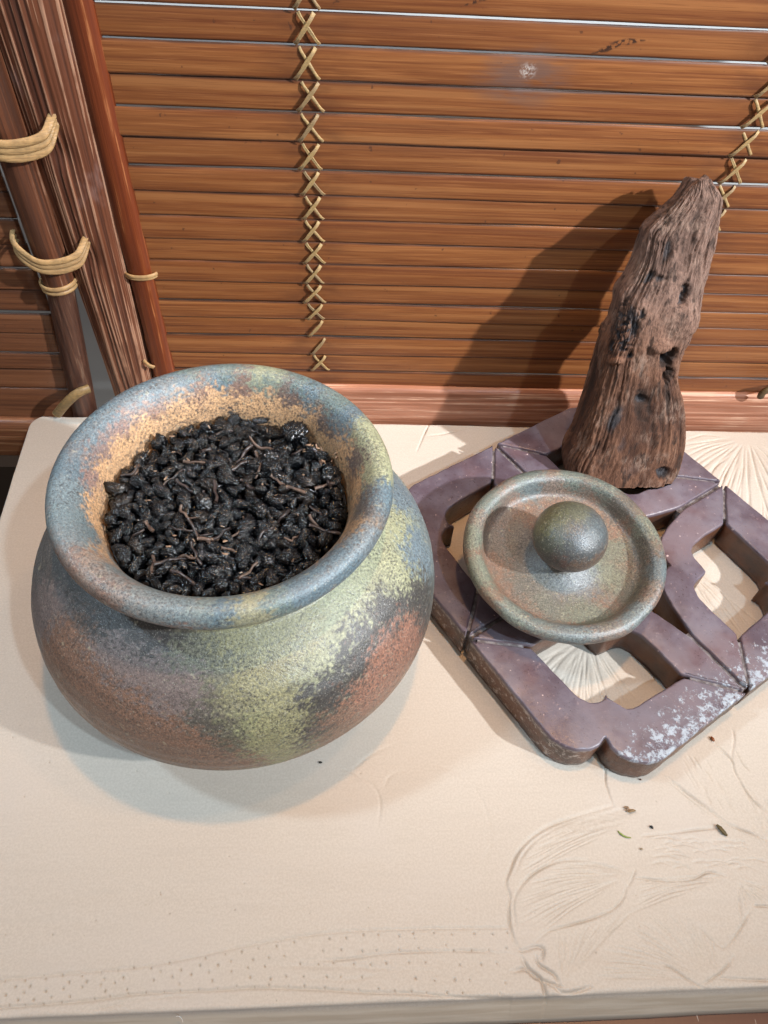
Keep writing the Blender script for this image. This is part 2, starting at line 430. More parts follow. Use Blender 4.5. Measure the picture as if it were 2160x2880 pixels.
    for k in range(34):
        x = r2.uniform(900, 1500); y = r2.uniform(640, 840); L = r2.uniform(80, 200)
        G(crop6([(x, y), (x + L * .5, y - 12), (x + L, y + 10)]), r2.uniform(.0005, .0008), .00034, .36)
    ident = lambda q: [tuple(v) for v in q]
    fan((2100, 1224), [(1900, 1235), (1920, 1330), (1990, 1440), (2080, 1500), (2180, 1500), (2260, 1420), (2260, 1300)], 30, .0010, .00030, .10, ident)
    fan((1650, 1790), [(1500, 1870), (1560, 1950), (1640, 2010), (1740, 2020), (1800, 1960)], 24, .0008, .00020, .15, ident)
    fan((1900, 1560), [(1960, 1640), (2000, 1720), (2090, 1800), (2150, 1760)], 16, .0008, .00020, .10, ident)
    G([(1207, 1192), (1190, 1228), (1172, 1270)], .0007, .0007); G([(1186, 1228), (1250, 1220), (1340, 1200)], .0009, .0004)
    G([(985, 2170), (1050, 2120), (1120, 2090)], .0010, .00016, .3); G([(940, 2150), (1010, 2185), (1050, 2210), (1070, 2260), (1062, 2330)], .0010, .00020, .35)
    G([(1078, 2215), (1100, 2180), (1150, 2165)], .0010, .00016, .3); G([(1200, 2145), (1300, 2180), (1360, 2260), (1380, 2370), (1350, 2430)], .0012, .00012, .2)
    # long wavy lines and the punched dots of the border
    A = crop4([(-40, 1560), (500, 1510), (1000, 1460), (1659, 1328)])[:-1] + crop5([(0, 1325), (500, 1250), (1000, 1228), (1640, 1220)])
    B_ = crop4([(-40, 1742), (600, 1690), (900, 1650), (1400, 1625), (1659, 1612)])[:-1] + crop5([(0, 1610), (400, 1620), (700, 1640), (990, 1645), (1300, 1668), (1659, 1675)])
    Cc = crop5([(300, 1437), (600, 1420), (800, 1390), (1050, 1375), (1400, 1370), (1659, 1392)])
    G(A, .0008, .0003, .25, False); G(B_, .0008, .0005, .40, False); G(Cc, .0008, .0005, .45)
    G(crop5([(0, 1465), (500, 1470), (900, 1490), (1150, 1500)]), .0014, .00025, .2)
    G(crop5([(300, 1545), (600, 1560), (900, 1500)]), .0012, .00020, .2)
    G(crop4([(500, 1780), (900, 1690), (1300, 1650)]), .0010, .0003, .3)
    a = np.array(sorted(A)); b = np.array(sorted(B_))
    for row, t in enumerate((.07, .30, .52, .76, .95)):
        x = -30 + (row % 2) * 26
        while x < 1445:
            ya = np.interp(x, a[:, 0], a[:, 1]); yb_ = np.interp(x, b[:, 0], b[:, 1])
            if r2.random() < .88:
                q = onz(x + r2.uniform(-7, 7), ya + (yb_ - ya) * t + r2.uniform(-4, 4))
                k = r2.uniform(.7, 1.15)
                stamp(q[0], q[1], .00036 * k, .0008, 1.25); stamp(q[0] + .0001, q[1] - .0004, .00030 * k, .0006, 1.0)
            x += 50 + r2.uniform(-5, 6)
    for k in range(60):
        q = onz(r2.uniform(0, 2160), r2.uniform(1800, 2840)); stamp(q[0], q[1], r2.uniform(.0002, .0004), .0004, 1.2)
    # gentle hand-planed undulation, rounded arrises
    P3 = np.stack([X, Y, np.zeros_like(X)], -1)
    front = np.clip((.115 - Y) / .06, 0, 1)
    Z += .00025 * fbm(P3 * 30, 3, 5) + .0005 * front * fbm(P3 * np.array([18, 90, 1]), 3, 8)
    Z += .00030 * np.clip((X - .10) / .05, 0, 1) * np.clip((.14 - Y) / .05, 0, 1) * fbm(P3 * np.array([40, 120, 1]), 3, 4)
    ed = np.minimum(np.minimum(Y - Y[:1], Y[-1:] - Y), np.minimum(X - X[:, :1], X[:, -1:] - X))
    wob = .0018 + .0008 * fbm(P3 * 60, 2, 21)
    Z -= np.where(ed < wob, wob - np.sqrt(np.maximum(wob ** 2 - (wob - ed) ** 2, 0)), 0)
    V = np.stack([X, Y, Z], -1).reshape(-1, 3)
    F = grid_faces(ny, nx)[:, ::-1]
    ring = np.concatenate([np.arange(nx), (np.arange(1, ny) * nx + nx - 1), ((ny - 1) * nx + np.arange(nx - 2, -1, -1)), (np.arange(ny - 2, 0, -1) * nx)])
    n0 = len(V); rings = [V[ring]]; prev = ring; FF = [F]; VV = [V]; c0 = n0
    for t, inset in ((.08, -.0003), (.25, -.0018), (.5, -.0040), (.75, -.0060), (.95, -.0074), (1.0, -.0066)):
        q = V[ring].copy(); q[:, 2] = q[:, 2] * (1 - t) - T * t
        nrm = np.zeros_like(q); nrm[:nx, 1] = 1; nrm[nx:nx + ny - 1, 0] = -.2; nrm[nx + ny - 1:nx + ny - 1 + nx - 1, 1] = -.05; nrm[nx + ny + nx - 2:, 0] = .2
        nz_ = fbm(q * np.array([25, 25, 260]), 3, 31)
        q += nrm * (inset + .0004 * nz_)[:, None]
        idx = np.arange(c0, c0 + len(q)); c0 += len(q)
        FF.append(np.stack([prev, idx, np.roll(idx, -1), np.roll(prev, -1)], -1)); VV.append(q); prev = idx
    V = np.concatenate(VV); F = np.concatenate(FF)
    dd = np.concatenate([np.clip(D, 0, 1.6).ravel(), np.zeros(len(V) - n0)])
    return V, F, dd
V, F, dirt_shade = build_board()
def mat_board():
    m = M('cream_carved_wood', .62, .35); p = m.obj()
    a = m.noise(p, 1000, 5, .7); b = m.noise(m.map(p, (30, 260, 300)), 1, 3); c = m.noise(p, 14, 3); s = m.noise(p, 1500, 2)
    col = m.mix(m.ramp(a, .35, .65), (.500, .432, .360), (.570, .502, .428))
    col = m.mix(m.ramp(b, .5, .7, 0, .25), col, (.48, .42, .355))
    col = m.mix(m.ramp(c, .45, .75, 0, .35), col, (.55, .49, .44))
    col = m.mix(m.ramp(s, .68, .76, 0, .55), col, (.36, .28, .21))
    d = m.attr('dirt_shade')  # dirt in the cuts, plus shade painted in to bring out the relief
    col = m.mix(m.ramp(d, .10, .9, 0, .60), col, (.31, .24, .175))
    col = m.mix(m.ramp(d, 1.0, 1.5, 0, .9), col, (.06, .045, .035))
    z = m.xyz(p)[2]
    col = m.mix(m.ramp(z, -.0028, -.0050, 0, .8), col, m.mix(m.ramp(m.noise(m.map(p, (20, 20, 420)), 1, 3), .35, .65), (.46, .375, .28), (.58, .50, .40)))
    m.color(col); m.rough(m.ramp(a, .3, .7, .5, .7)); m.bump(m.math('ADD', a, m.math('MULTIPLY', s, .6)), .07, .0005)
    return m.m
bd = mesh_obj('carved_board', V, F, mat_board(), attrs={'dirt_shade': dirt_shade})
tag(bd, 'thick cream wooden board carved with leaves and punched dots, everything stands on it', 'board')

# ------------------------------------------------------------------ bamboo screens
YB = .376
def slat_mesh(name, x0, x1, z0, z1, seed, nx=56, thick=.0016, y=YB):
    prof = []
    h = z1 - z0
    for t in (0, .03, .10, .25, .4, .6, .75, .90, .97, 1):          # front, bottom to top
        bul = .00022 * (1 - (2 * t - 1) ** 2) - (.0005 if t in (0, 1) else 0) - (.00012 if t in (.03, .97) else 0)
        prof.append((-thick / 2 - bul, t))
    prof += [(thick / 2, .97), (thick / 2, .03)]
    prof = np.array(prof); npf = len(prof)
    xs = np.linspace(x0, x1, nx)
    e0 = z0 + .00030 * fbm(np.stack([xs * 22, 0 * xs + seed * 3.1, 0 * xs], -1), 3, 1)
    e1 = z1 + .00030 * fbm(np.stack([xs * 22, 0 * xs + seed * 5.7, 0 * xs + 9], -1), 3, 2)
    yy = y + .0007 * vnoise(np.stack([xs * 9, 0 * xs + seed * 1.7, 0 * xs + 4], -1), 3)
    V = np.stack([np.repeat(xs[:, None], npf, 1), yy[:, None] + prof[None, :, 0], e0[:, None] + (e1 - e0)[:, None] * prof[None, :, 1]], -1).reshape(-1, 3)
    F = [tuple(f) for f in grid_faces(nx, npf, wrap_v=True).tolist()]
    F += [tuple(range(npf)), tuple((nx - 1) * npf + k for k in range(npf - 1, -1, -1))]
    o = np.array([(x0 + x1) / 2, y, (z0 + z1) / 2])
    ac = np.tile(np.concatenate([np.array((0, .03, .10, .25, .4, .6, .75, .90, .97, 1)), [1, 0]]), nx)
    return V - o, F, o, ac
def orient(o):
    bm = bmesh.new(); bm.from_mesh(o.data); bmesh.ops.recalc_face_normals(bm, faces=bm.faces[:]); bm.to_mesh(o.data); bm.free()
scr = empty('bamboo_screen', (0.0, YB, -.04))
tag(scr, 'wide brown bamboo slat screen standing behind the jar and the driftwood', 'screen')
def under(o, root, loc):
    o.parent = root; o.location = Vector(loc) - root.location
    return o
bounds = [.0223, .0375, .0505, .0644, .0772, .0889, .1020, .1151, .1286, .1418, .1555, .1688, .1830, .1972, .2114, .2262, .2399, .2540, .2680, .2822, .2962, .3105]
gaps = {16: .00100, 15: .00042, 14: .00040, 13: .00046, 12: .00050, 11: .00034, 17: .0006}
for i in range(len(bounds) - 1):
    g0 = gaps.get(i, -.0002) / 2; g1 = gaps.get(i + 1, -.0002) / 2
    v, f, o, ac = slat_mesh('slat', -.124, .36, bounds[i] + g0 - (.004 if i == 0 else 0), bounds[i + 1] - g1, i + 1, y=YB + (.0004 if i % 2 else -.0004))
    s = mesh_obj('slat', v, f, SLAT, scr, attrs={'across': ac}); orient(s); s.location = Vector(o) - scr.location
# ties: one X of split rattan on every slat, two columns
def strand(name, p0, p1, width, parent, bump=.0006, double=False, y=YB - .0019):
    n = 9; t = np.linspace(0, 1, n)
    P = p0[None] * (1 - t[:, None]) + p1[None] * t[:, None]
    d = p1 - p0; L = np.linalg.norm(d); d = d / L; w = np.array([-d[2], 0, d[0]])
    arch = bump * (1 - (2 * t - 1) ** 6) - .0009 * (np.abs(2 * t - 1) ** 10)
    prof = [(-.5, .0), (-.42, .45), (-.2, .62), (0, .20 if double else .7), (.2, .62), (.42, .45), (.5, .0)]
    V = []
    for k in range(n):
        ww = width * (1 + .12 * math.sin(k * 1.3 + p0[2] * 900))
        for a, b in prof: V.append(P[k] + w * a * ww + np.array([0, -(arch[k] + b * .00075), 0]))
    V = np.array(V); V[:, 1] += 0
    F = grid_faces(n, len(prof)).tolist()
    F += [tuple(k * 7 + q for q in (0, 6)) + ((k + 1) * 7 + 6, (k + 1) * 7) for k in range(n - 1)]
    c = V.mean(0)
    o = mesh_obj(name, V - c, F, STITCH, parent); orient(o); o.location = Vector(c) - parent.location
    return o
rr = np.random.default_rng(11)
for col, xc in enumerate((-.0195, .1972)):
    for i in range(1, len(bounds) - 3):
        if col == 1 and i < 6: continue
        z0, z1 = bounds[i] + .0002, bounds[i + 1] - .0002
        h = z1 - z0
        jx = rr.normal(0, .0004, 4)
        sp = (.0060 if h > .0125 else .0050); tp = .0040
        xx = xc + rr.normal(0, .0003) + (.0016 if i < 3 else 0)
        y = YB - .0016
        if not (col == 0 and i in (2, 3)):
            strand('rattan_stitch', np.array([xx + sp + jx[0], y, z0 + .0004]), np.array([xx - tp + jx[1], y, z1 - .0004]), .0017, scr, .0003, rr.random() < .4)
        strand('rattan_stitch', np.array([xx - sp + jx[2], y - .0006, z0 + .0003]), np.array([xx + tp + jx[3], y - .0006, z1 - .0003]), .0020, scr, .0008, True)

def rail_obj(name, x0, x1, z0, z1, yfront, depth, mat, root):
    n = 40; xs = np.linspace(x0, x1, n); prof = []
    for a in np.linspace(-90, 90, 15):
        t = math.radians(a); prof.append((yfront + depth * .55 * (1 - abs(math.cos(t)) ** .55), (z0 + z1) / 2 + (z1 - z0) / 2 * math.copysign(abs(math.sin(t)) ** .75, a)))
    prof += [(yfront + depth, z1), (yfront + depth, z0)]
    prof = np.array(prof); m_ = len(prof)
    V = np.stack([np.repeat(xs[:, None], m_, 1), np.repeat(prof[None, :, 0], n, 0) + .0004 * vnoise(np.stack([np.repeat(xs[:, None] * 12, m_, 1), np.repeat(prof[None, :, 1] * 700, n, 0), np.zeros((n, m_))], -1), 5), np.repeat(prof[None, :, 1], n, 0)], -1).reshape(-1, 3)
    F = grid_faces(n, m_, wrap_v=True).tolist() + [list(range(m_)), [(n - 1) * m_ + k for k in range(m_ - 1, -1, -1)]]
    c = V.mean(0); o = mesh_obj(name, V - c, F, mat, root); orient(o); o.location = Vector(c) - root.location
    return o
rail_obj('bottom_rail', -.128, .37, -.030, .0268, .3685, .012, RAIL, scr)

def pole_obj(name, x, y, r, z0, z1, mat, root, seed, nodes=(), ridge=.0005, lean=0.0):
    nz, na = 90, 64
    zs = np.linspace(z0, z1, nz); th = np.linspace(0, 2 * np.pi, na, endpoint=False)
    T, Zg = np.meshgrid(th, zs)
    q = np.stack([np.cos(T) * 4, np.sin(T) * 4, Zg * 9 + seed], -1)
    R = r * (1 + .03 * fbm(q * .4, 2, seed)) + ridge * (fbm(np.stack([np.cos(T) * 11, np.sin(T) * 11, Zg * 5 + seed], -1), 3, seed) - .15)
    for zn in nodes: R += .0010 * np.exp(-((Zg - zn) / .0022) ** 2)
    V = np.stack([R * np.cos(T) + lean * (Zg - z0), R * np.sin(T), Zg - (z0 + z1) / 2], -1).reshape(-1, 3)
    F = grid_faces(nz, na, wrap_v=True).tolist() + [list(range(na - 1, -1, -1)), [(nz - 1) * na + k for k in range(na)]]
    o = mesh_obj(name, V, F, mat, root); o.location = Vector((x, y, (z0 + z1) / 2)) - root.location
    return o
PX, PY, PR = -.1400, .3830, .0146
def post_obj(root):
    nz, na = 150, 220
    zs = np.linspace(-.05, .34, nz); th = np.linspace(0, 2 * np.pi, na, endpoint=False)
    T, Zg = np.meshgrid(th, zs)
    rx = .0142 + np.clip(Zg - .02, 0, .3) * .031; ry = .0130
    q = np.stack([np.cos(T) * 15, np.sin(T) * 15, Zg * 3.0], -1)
    rd = fbm(q, 4, 3); rd2 = fbm(np.stack([np.cos(T) * 34, np.sin(T) * 34, Zg * 9], -1), 3, 8)
    worn = np.clip(.55 + .45 * fbm(np.stack([np.cos(T) * 2, np.sin(T) * 2, Zg * 16], -1), 3, 5) + .5 * np.clip((.09 - Zg) / .08, 0, 1), 0, 1.2)
    h = rd * .9 + rd2 * .6
    e = .0014 * h * (.45 + .55 * worn)
    for zn, xa in ((.176, .62), (.118, .55)):       # bruised hollows where the ties go through
        e -= .0022 * np.exp(-((Zg - zn) / .008) ** 2 - ((np.cos(T) + .05) / .28) ** 2) * (np.sin(T) < 0)
    sgn = lambda v, p: np.sign(v) * np.abs(v) ** p
    V = np.stack([(rx + e) * sgn(np.cos(T), .9), (ry + e) * sgn(np.sin(T), .8), Zg - .145], -1).reshape(-1, 3)
    F = grid_faces(nz, na, wrap_v=True).tolist() + [list(range(na - 1, -1, -1)), [(nz - 1) * na + k for k in range(na)]]
    m = M('bamboo_post_worn', .5, .45); p = m.obj(); a = m.noise(m.map(p, (500, 500, 26)), 1, 4, .6); b = m.noise(m.map(p, (60, 60, 30)), 1, 4, .6); c = m.noise(m.map(p, (150, 150, 4)), 1, 3)
    hh = m.math('ADD', m.attr('ridge'), m.math('MULTIPLY', m.math('SUBTRACT', a, .5), .5)); w = m.attr('worn')
    col = m.mix(m.ramp(c, .35, .65), (.088, .027, .013), (.160, .051, .023))
    col = m.mix(m.ramp(hh, .05, -.30, 0, .7), col, (.050, .018, .011))
    lines = m.math('MULTIPLY', m.ramp(m.math('ADD', hh, m.math('MULTIPLY', m.math('SUBTRACT', w, .75), .45)), .13, .19), m.ramp(b, .36, .52, .35, 1))
    col = m.mix(m.math('MULTIPLY', lines, .8), col, (.38, .195, .115)); col = m.mix(m.math('MULTIPLY', m.ramp(b, .55, .7), .5), col, (.23, .135, .115))
    m.color(col); m.rough(m.ramp(lines, 0, 1, .40, .75)); m.bump(a, .4, .0006)
    o = mesh_obj('post', V, F, m.m, root, attrs={'ridge': h.ravel(), 'worn': worn.ravel()}); o.location = Vector((PX, PY, .145)) - root.location
    return o
post = post_obj(scr)
# flat red bamboo strip with one node
def batten(root):
    n = 70; zs = np.linspace(.012, .33, n); prof = [(-.5, .55), (-.44, .1), (-.25, -.25), (0, -.38), (.25, -.25), (.44, .1), (.5, .55), (.3, .7), (-.3, .7)]
    V = []
    for z in zs:
        nod = .35 * math.exp(-((z - .1215) / .0012) ** 2)
        w = .0142 * (1 + .02 * math.sin(z * 60)) + .0006 * nod
        for a, b in prof: V.append((a * w + .0004 * math.sin(z * 31), b * .0042 - nod * .0006 * (b < 0), z))
    V = np.array(V); c = np.array([0, 0, .17])
    F = grid_faces(n, 9, wrap_v=True).tolist() + [list(range(9)), [(n - 1) * 9 + k for k in range(8, -1, -1)]]
    o = mesh_obj('batten', V - c, F, BATTEN, root); orient(o); o.location = Vector((-.1175, .3735, .17)) - root.location
    return o
bat = batten(scr)

# left-hand panel, hinged to the post with rattan
scl = empty('bamboo_screen', (-.25, .378, -.06))
tag(scl, 'darker bamboo slat panel at far left, tied to the scratched post', 'screen')
lb = [-.012, .0159, .0325, .0458, .0610, .0762, .0917, .1065, .1215, .1365, .1515, .1665, .1815, .1965, .2115, .2265, .2415, .256]
lg = {3: .0004, 5: .0016, 6: .0005, 7: .0004, 14: .0030, 13: .0010, 2: .0006}
for i in range(len(lb) - 1):
    v, f, o, ac = slat_mesh('slat', -.36, -.1765, lb[i] + lg.get(i, -.0002) / 2, lb[i + 1] - lg.get(i + 1, -.0002) / 2, 40 + i, 26, y=.3775 + (.0004 if i % 2 else -.0004))
    s = mesh_obj('slat', v, f, SLAT_DARK, scl, attrs={'across': ac}); orient(s); s.location = Vector(o) - scl.location
rail_obj('bottom_rail', -.37, -.170, -.0440, -.0095, .3690, .012, RAIL_O, scl)
lp = pole_obj('post', -.1640, .3735, .0086, .098, .33, POLE_L, scl, 9, ridge=.0004, lean=0.0)
# darker lower half of that pole sits further back, behind a tie
lp2 = pole_obj('post', -.1790, .3765, .0078, -.02, .0985, M('pole_base', .5).m, scl, 12, ridge=.0005, lean=.115)
lp2.data.materials[0] = mat_pole('bamboo_pole_shaded', (.085, .034, .020), (.045, .018, .012), (.14, .075, .045), .1)

def loop_tie(name, pts, rad, parent, mat=RATTAN, flat=.55, n=60, up=(0, -1, 0)):
    P = smooth_path(pts, n)
    V, F = tube(P, rad, 10, flat, normal=up)
    c = V.mean(0); o = mesh_obj(name, V - c, F, mat, parent)
    par = parent; base = Vector(par.location) + (Vector(par.parent.location) if par.parent else Vector())
    o.location = Vector(c) - base
    return o
# ties go round the small pole and through a hole in the post
def hinge_tie(zc, xl_, xr_, rows, rad, hole):
    for k in range(rows):
        dz = -k * rad * 1.85
        yl, ym = .3640, .3625
        pts = [(xl_ - .004, .3800, zc + .006 + dz), (xl_ - .0022, .3690, zc + .0035 + dz), (xl_ + .0040, yl - .0006 * k, zc - .0010 + dz * .9), (xl_ + .012, ym - .0020, zc - .0035 + dz), ((xl_ + xr_) / 2 + .004, ym - .0010, zc - .0035 + dz * 1.05),
               (xr_ - .005, ym + .0022, zc - .0012 + dz * 1.0), (xr_ - .001, PY - PR * .93, zc + .0040 + dz * .8), (xr_ + .0004, PY - PR * .80, zc + .0070 + dz * .55), (xr_ - .0014, PY - PR * .55, zc + .0088 + dz * .3)]
        loop_tie('rattan_binding', pts, rad * (1.12 if k != 1 else .95), post, flat=.42, up=(0, -1, .2))
hinge_tie(.1880, -.1780, -.1400, 3, .00178, None)
hinge_tie(.1250, -.1770, -.1410, 3, .00150, None)
def ring_tie(zc, x, y, r, rad, parent, tilt=.0, sq=1.0, mat=RATTAN):
    pts = [(x + r * math.cos(a), y + sq * r * math.sin(a), zc + tilt * math.cos(a)) for a in np.linspace(math.pi * .98, math.pi * 2.02, 12)]
    return loop_tie('rattan_binding', pts, rad, parent, mat, .6)
ring_tie(.1010, -.1645, .3745, .0098, .0014, lp, .0004)
ring_tie(.0980, -.1645, .3745, .0096, .0011, lp, .0004)
ring_tie(.1065, -.1172, .3765, .0092, .0012, bat, .0002, .62)
ring_tie(.1050, -.1172, .3765, .0090, .0009, bat, .0002, .62)
loop_tie('rattan_binding', [ony(160, 1165, .365), ony(190, 1130, .362), ony(220, 1105, .363), ony(252, 1092, .367)], .0032, lp2, mat_rattan('rattan_olive', (.24, .15, .06), (.12, .08, .035)), .7)
loop_tie('rattan_binding', [(-.1275, .372, .0455), (-.1245, .3700, .0435), (-.1215, .3705, .0415)], .0014, post)
loop_tie('rattan_binding', [ony(2139, 1116, .3655), ony(2146, 1104, .3640), ony(2172, 1092, .3645), ony(2200, 1085, .370)], .0024, scr, TIE_DARK, .8)

# ------------------------------------------------------------------ tea jar
JC = np.array([-.0511, .2084, 0.0])
def lathe(prof, n, center):
    prof = np.asarray(prof, float); th = np.linspace(0, 2 * np.pi, n, endpoint=False)
    R = prof[:, 0][:, None]; V = np.stack([R * np.cos(th), R * np.sin(th), np.repeat(prof[:, 1][:, None], n, 1)], -1)
    return V, grid_faces(len(prof), n, wrap_v=True)
def idw(V, ctrl, seed, warp=.006):
    P = np.array([c[0] for c in ctrl]); Cc = np.array([c[1] for c in ctrl])
    Q = V + warp * np.stack([fbm(V * 90, 4, seed + s) for s in (1, 2, 3)], -1) + warp * 1.25 * np.stack([vnoise(V * 1000, seed + s) for s in (11, 12, 13)], -1) + warp * .75 * np.stack([fbm(V * 420, 3, seed + s) for s in (5, 6, 7)], -1)
    d2 = ((Q[:, None] - P[None]) ** 2).sum(-1)
    w = 1 / (d2 + 6e-6) ** 3.0
    return (w[..., None] * Cc[None]).sum(1) / w.sum(1)[:, None]
def pick(Vw, pts):
    px, dep = projN(Vw); out = []
    for (x, y, c) in pts:
        x *= OV; y *= OV
        d = np.hypot(px[:, 0] - x, px[:, 1] - y)
        k = np.where(d < 14)[0]
        if len(k) == 0: k = np.array([d.argmin()])
        out.append((Vw[k[dep[k].argmin()]], c))
    return out
G_ = (.225, .212, .115); g_ = (.275, .285, .180); R_ = (.185, .104, .070); K_ = (.045, .042, .040); S_ = (.125, .170, .200)
O_ = (.52, .315, .170); P_ = (.155, .122, .115); Od = (.235, .115, .078); GK = (.13, .13, .095); Sg = (.165, .195, .165)
def jar_profile():
    a, zb, b = .0945, .0515, .057
    out = [(.0, .0006), (.030, .0006), (.0375, .0)]
    for t in np.linspace(-.97, .83, 250):
        e = 2.0 if t < 0 else 2.3
        out.append((a * (1 - abs(t) ** e) ** (1 / e), zb + b * t if t > -.9 else zb + b * t))
    rb, zb_ = out[-1]
    body = out + [(.0585, .1010), (.0575, .1032)]
    rim = [(.0575, .1030), (.0578, .1052), (.0598, .1080), (.0632, .1108), (.0668, .1136), (.0693, .1166), (.0706, .1198), (.0702, .1228), (.0688, .1250), (.0666, .1262), (.0642, .1262), (.0618, .1252), (.0596, .1232),
           (.0576, .1204), (.0558, .1170), (.0543, .1130), (.0530, .1085), (.0520, .1040), (.0512, .0990), (.0508, .0930), (.0512, .0900)]
    rim = smooth_path(np.array(rim), 200)
    return np.array(body), rim
bp, rp = jar_profile()
def wob_jar(V, seed):
    th = np.arctan2(V[..., 1], V[..., 0])
    q = np.stack([np.cos(th) * 1.2, np.sin(th) * 1.2, V[..., 2] * 18], -1)
    k = 1 + .006 * fbm(q, 2, seed)
    k += .0012 * np.sin(V[..., 2] * 900) * (V[..., 2] < .1)           # throwing rings
    V = V.copy(); V[..., :2] *= k[..., None]
    V[..., 2] += .0008 * fbm(q * np.array([1, 1, 0]) + 3, 2, seed + 4) * np.clip(V[..., 2] / .05, 0, 1)
    return V
Vb, Fb = lathe(bp, 620, JC); Vb = wob_jar(Vb, 5)
Vr, Fr = lathe(rp, 560, JC); Vr = wob_jar(Vr, 5)
body_pts = [(100, 1150, (.10, .10, .10)), (95, 1300, P_), (130, 1400, R_), (180, 1230, K_), (250, 1330, K_), (330, 1370, K_), (300, 1450, P_), (200, 1500, R_), (300, 1560, R_), (420, 1480, P_), (470, 1470, GK), (450, 1560, (.085, .075, .062)),
            (520, 1610, (.10, .092, .066)), (380, 1610, R_), (250, 1590, R_), (420, 1400, GK), (560, 1400, G_), (600, 1500, G_), (600, 1600, G_), (650, 1350, G_), (700, 1430, g_), (688, 1510, K_), (665, 1600, K_), (760, 1300, g_), (800, 1200, g_), (860, 1130, g_),
            (850, 1050, S_), (875, 1240, g_), (905, 1180, S_), (910, 1280, K_), (850, 1330, K_), (760, 1430, K_), (830, 1400, Od), (800, 1500, Od), (740, 1560, R_), (880, 1380, Od), (700, 1630, R_), (550, 1655, R_), (470, 1650, R_), (560, 1450, G_), (500, 1390, G_),
            (620, 1560, G_), (590, 1640, G_), (625, 1628, G_), (565, 1615, G_), (600, 1655, G_), (640, 1540, G_), (530, 1470, G_), (505, 1440, GK), (545, 1580, (.20, .20, .11)), (740, 1370, g_), (230, 1420, P_), (350, 1500, P_), (150, 1480, R_), (520, 1520, (.17, .16, .10)), (715, 1480, K_), (790, 1370, K_), (880, 1300, K_), (120, 1220, (.08, .08, .08))]
body_ctrl = pick((Vb + JC).reshape(-1, 3), body_pts)
for az, z, c in ((90, .06, K_), (60, .05, S_), (120, .04, R_), (90, .02, R_), (30, .03, Od), (45, .08, g_), (100, .09, S_), (150, .05, P_), (160, .09, K_)):
    r_ = .09; body_ctrl.append((JC + np.array([r_ * math.cos(math.radians(az)), r_ * math.sin(math.radians(az)), z]), c))
for az in range(0, 360, 40): body_ctrl.append((JC + np.array([.05 * math.cos(math.radians(az)), .05 * math.sin(math.radians(az)), .004]), R_))
rim_pts = [(150, 1050, (.20, .235, .25)), (125, 1000, S_), (180, 900, S_), (300, 825, S_), (400, 795, Sg), (480, 785, Sg), (570, 795, g_), (650, 820, Sg), (720, 865, Sg), (780, 930, g_), (815, 1000, g_), (835, 1060, S_), (800, 1160, (.17, .18, .19)), (700, 1250, S_), (620, 1300, Sg), (540, 1315, (.26, .25, .16)), (480, 1300, S_), (400, 1285, (.22, .24, .24)), (300, 1235, (.20, .23, .24)), (200, 1150, (.20, .23, .24)),
           (226, 965, (.19, .13, .12)), (270, 915, (.24, .145, .12)), (330, 884, (.24, .140, .105)), (430, 853, (.21, .12, .085)), (530, 848, (.17, .105, .085)), (615, 862, (.12, .085, .075)), (690, 922, (.12, .09, .08)), (480, 812, S_), (400, 822, S_), (560, 818, Sg), (320, 845, S_), (250, 880, S_), (650, 845, S_), (725, 900, S_), (185, 1010, S_), (180, 1060, (.20, .235, .25)), (200, 940, S_), (165, 1100, (.20, .24, .25)), (250, 1200, (.22, .25, .26)), (350, 1265, (.22, .24, .24)), (450, 1285, (.24, .25, .22)), (640, 1270, S_), (760, 1200, S_), (750, 1000, (.12, .09, .08)), (780, 1080, (.10, .09, .085)),
           (207, 1030, (.24, .155, .135)), (215, 1090, O_), (235, 1020, O_), (270, 975, O_), (330, 920, O_), (400, 885, O_), (470, 872, O_), (540, 875, O_), (620, 900, O_), (690, 960, O_), (730, 1020, O_), (748, 1070, (.33, .18, .09)), (225, 1140, O_), (255, 1190, (.33, .19, .12)), (750, 1130, (.26, .17, .10))]
rim_pts = [(a, b, c if c[0] > c[2] * 1.12 else tuple(.7 * v + .3 * w_ for v, w_ in zip((c[0] * .80, c[1] * .92, c[2] * .98), (.095, .125, .135)))) for a, b, c in rim_pts]  # slate glaze; the crest's cool sheen is put into these colours too
rim_ctrl = pick((Vr + JC).reshape(-1, 3), rim_pts)
for az in range(0, 360, 24):
    c_, s_ = math.cos(math.radians(az)), math.sin(math.radians(az))
    rim_ctrl.append((JC + np.array([.0515 * c_, .0515 * s_, .098]), O_)); rim_ctrl.append((JC + np.array([.054 * c_, .054 * s_, .112]), O_))
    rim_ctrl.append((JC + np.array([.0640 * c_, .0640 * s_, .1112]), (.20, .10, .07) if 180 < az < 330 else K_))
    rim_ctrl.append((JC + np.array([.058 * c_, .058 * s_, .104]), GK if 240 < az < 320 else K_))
jar = empty('tea_jar', JC)
tag(jar, 'round clay jar with green and rust ash glaze, open and full of dark tea', 'jar')
vb = Vb.reshape(-1, 3); vr = Vr.reshape(-1, 3)
mesh_obj('jar_body', vb, Fb, CLAY, jar, attrs={'glaze': idw(vb + JC, body_ctrl, 3)})
mesh_obj('jar_rim', vr, Fr, CLAY, jar, attrs={'glaze': idw(vr + JC, rim_ctrl, 3, .004)})

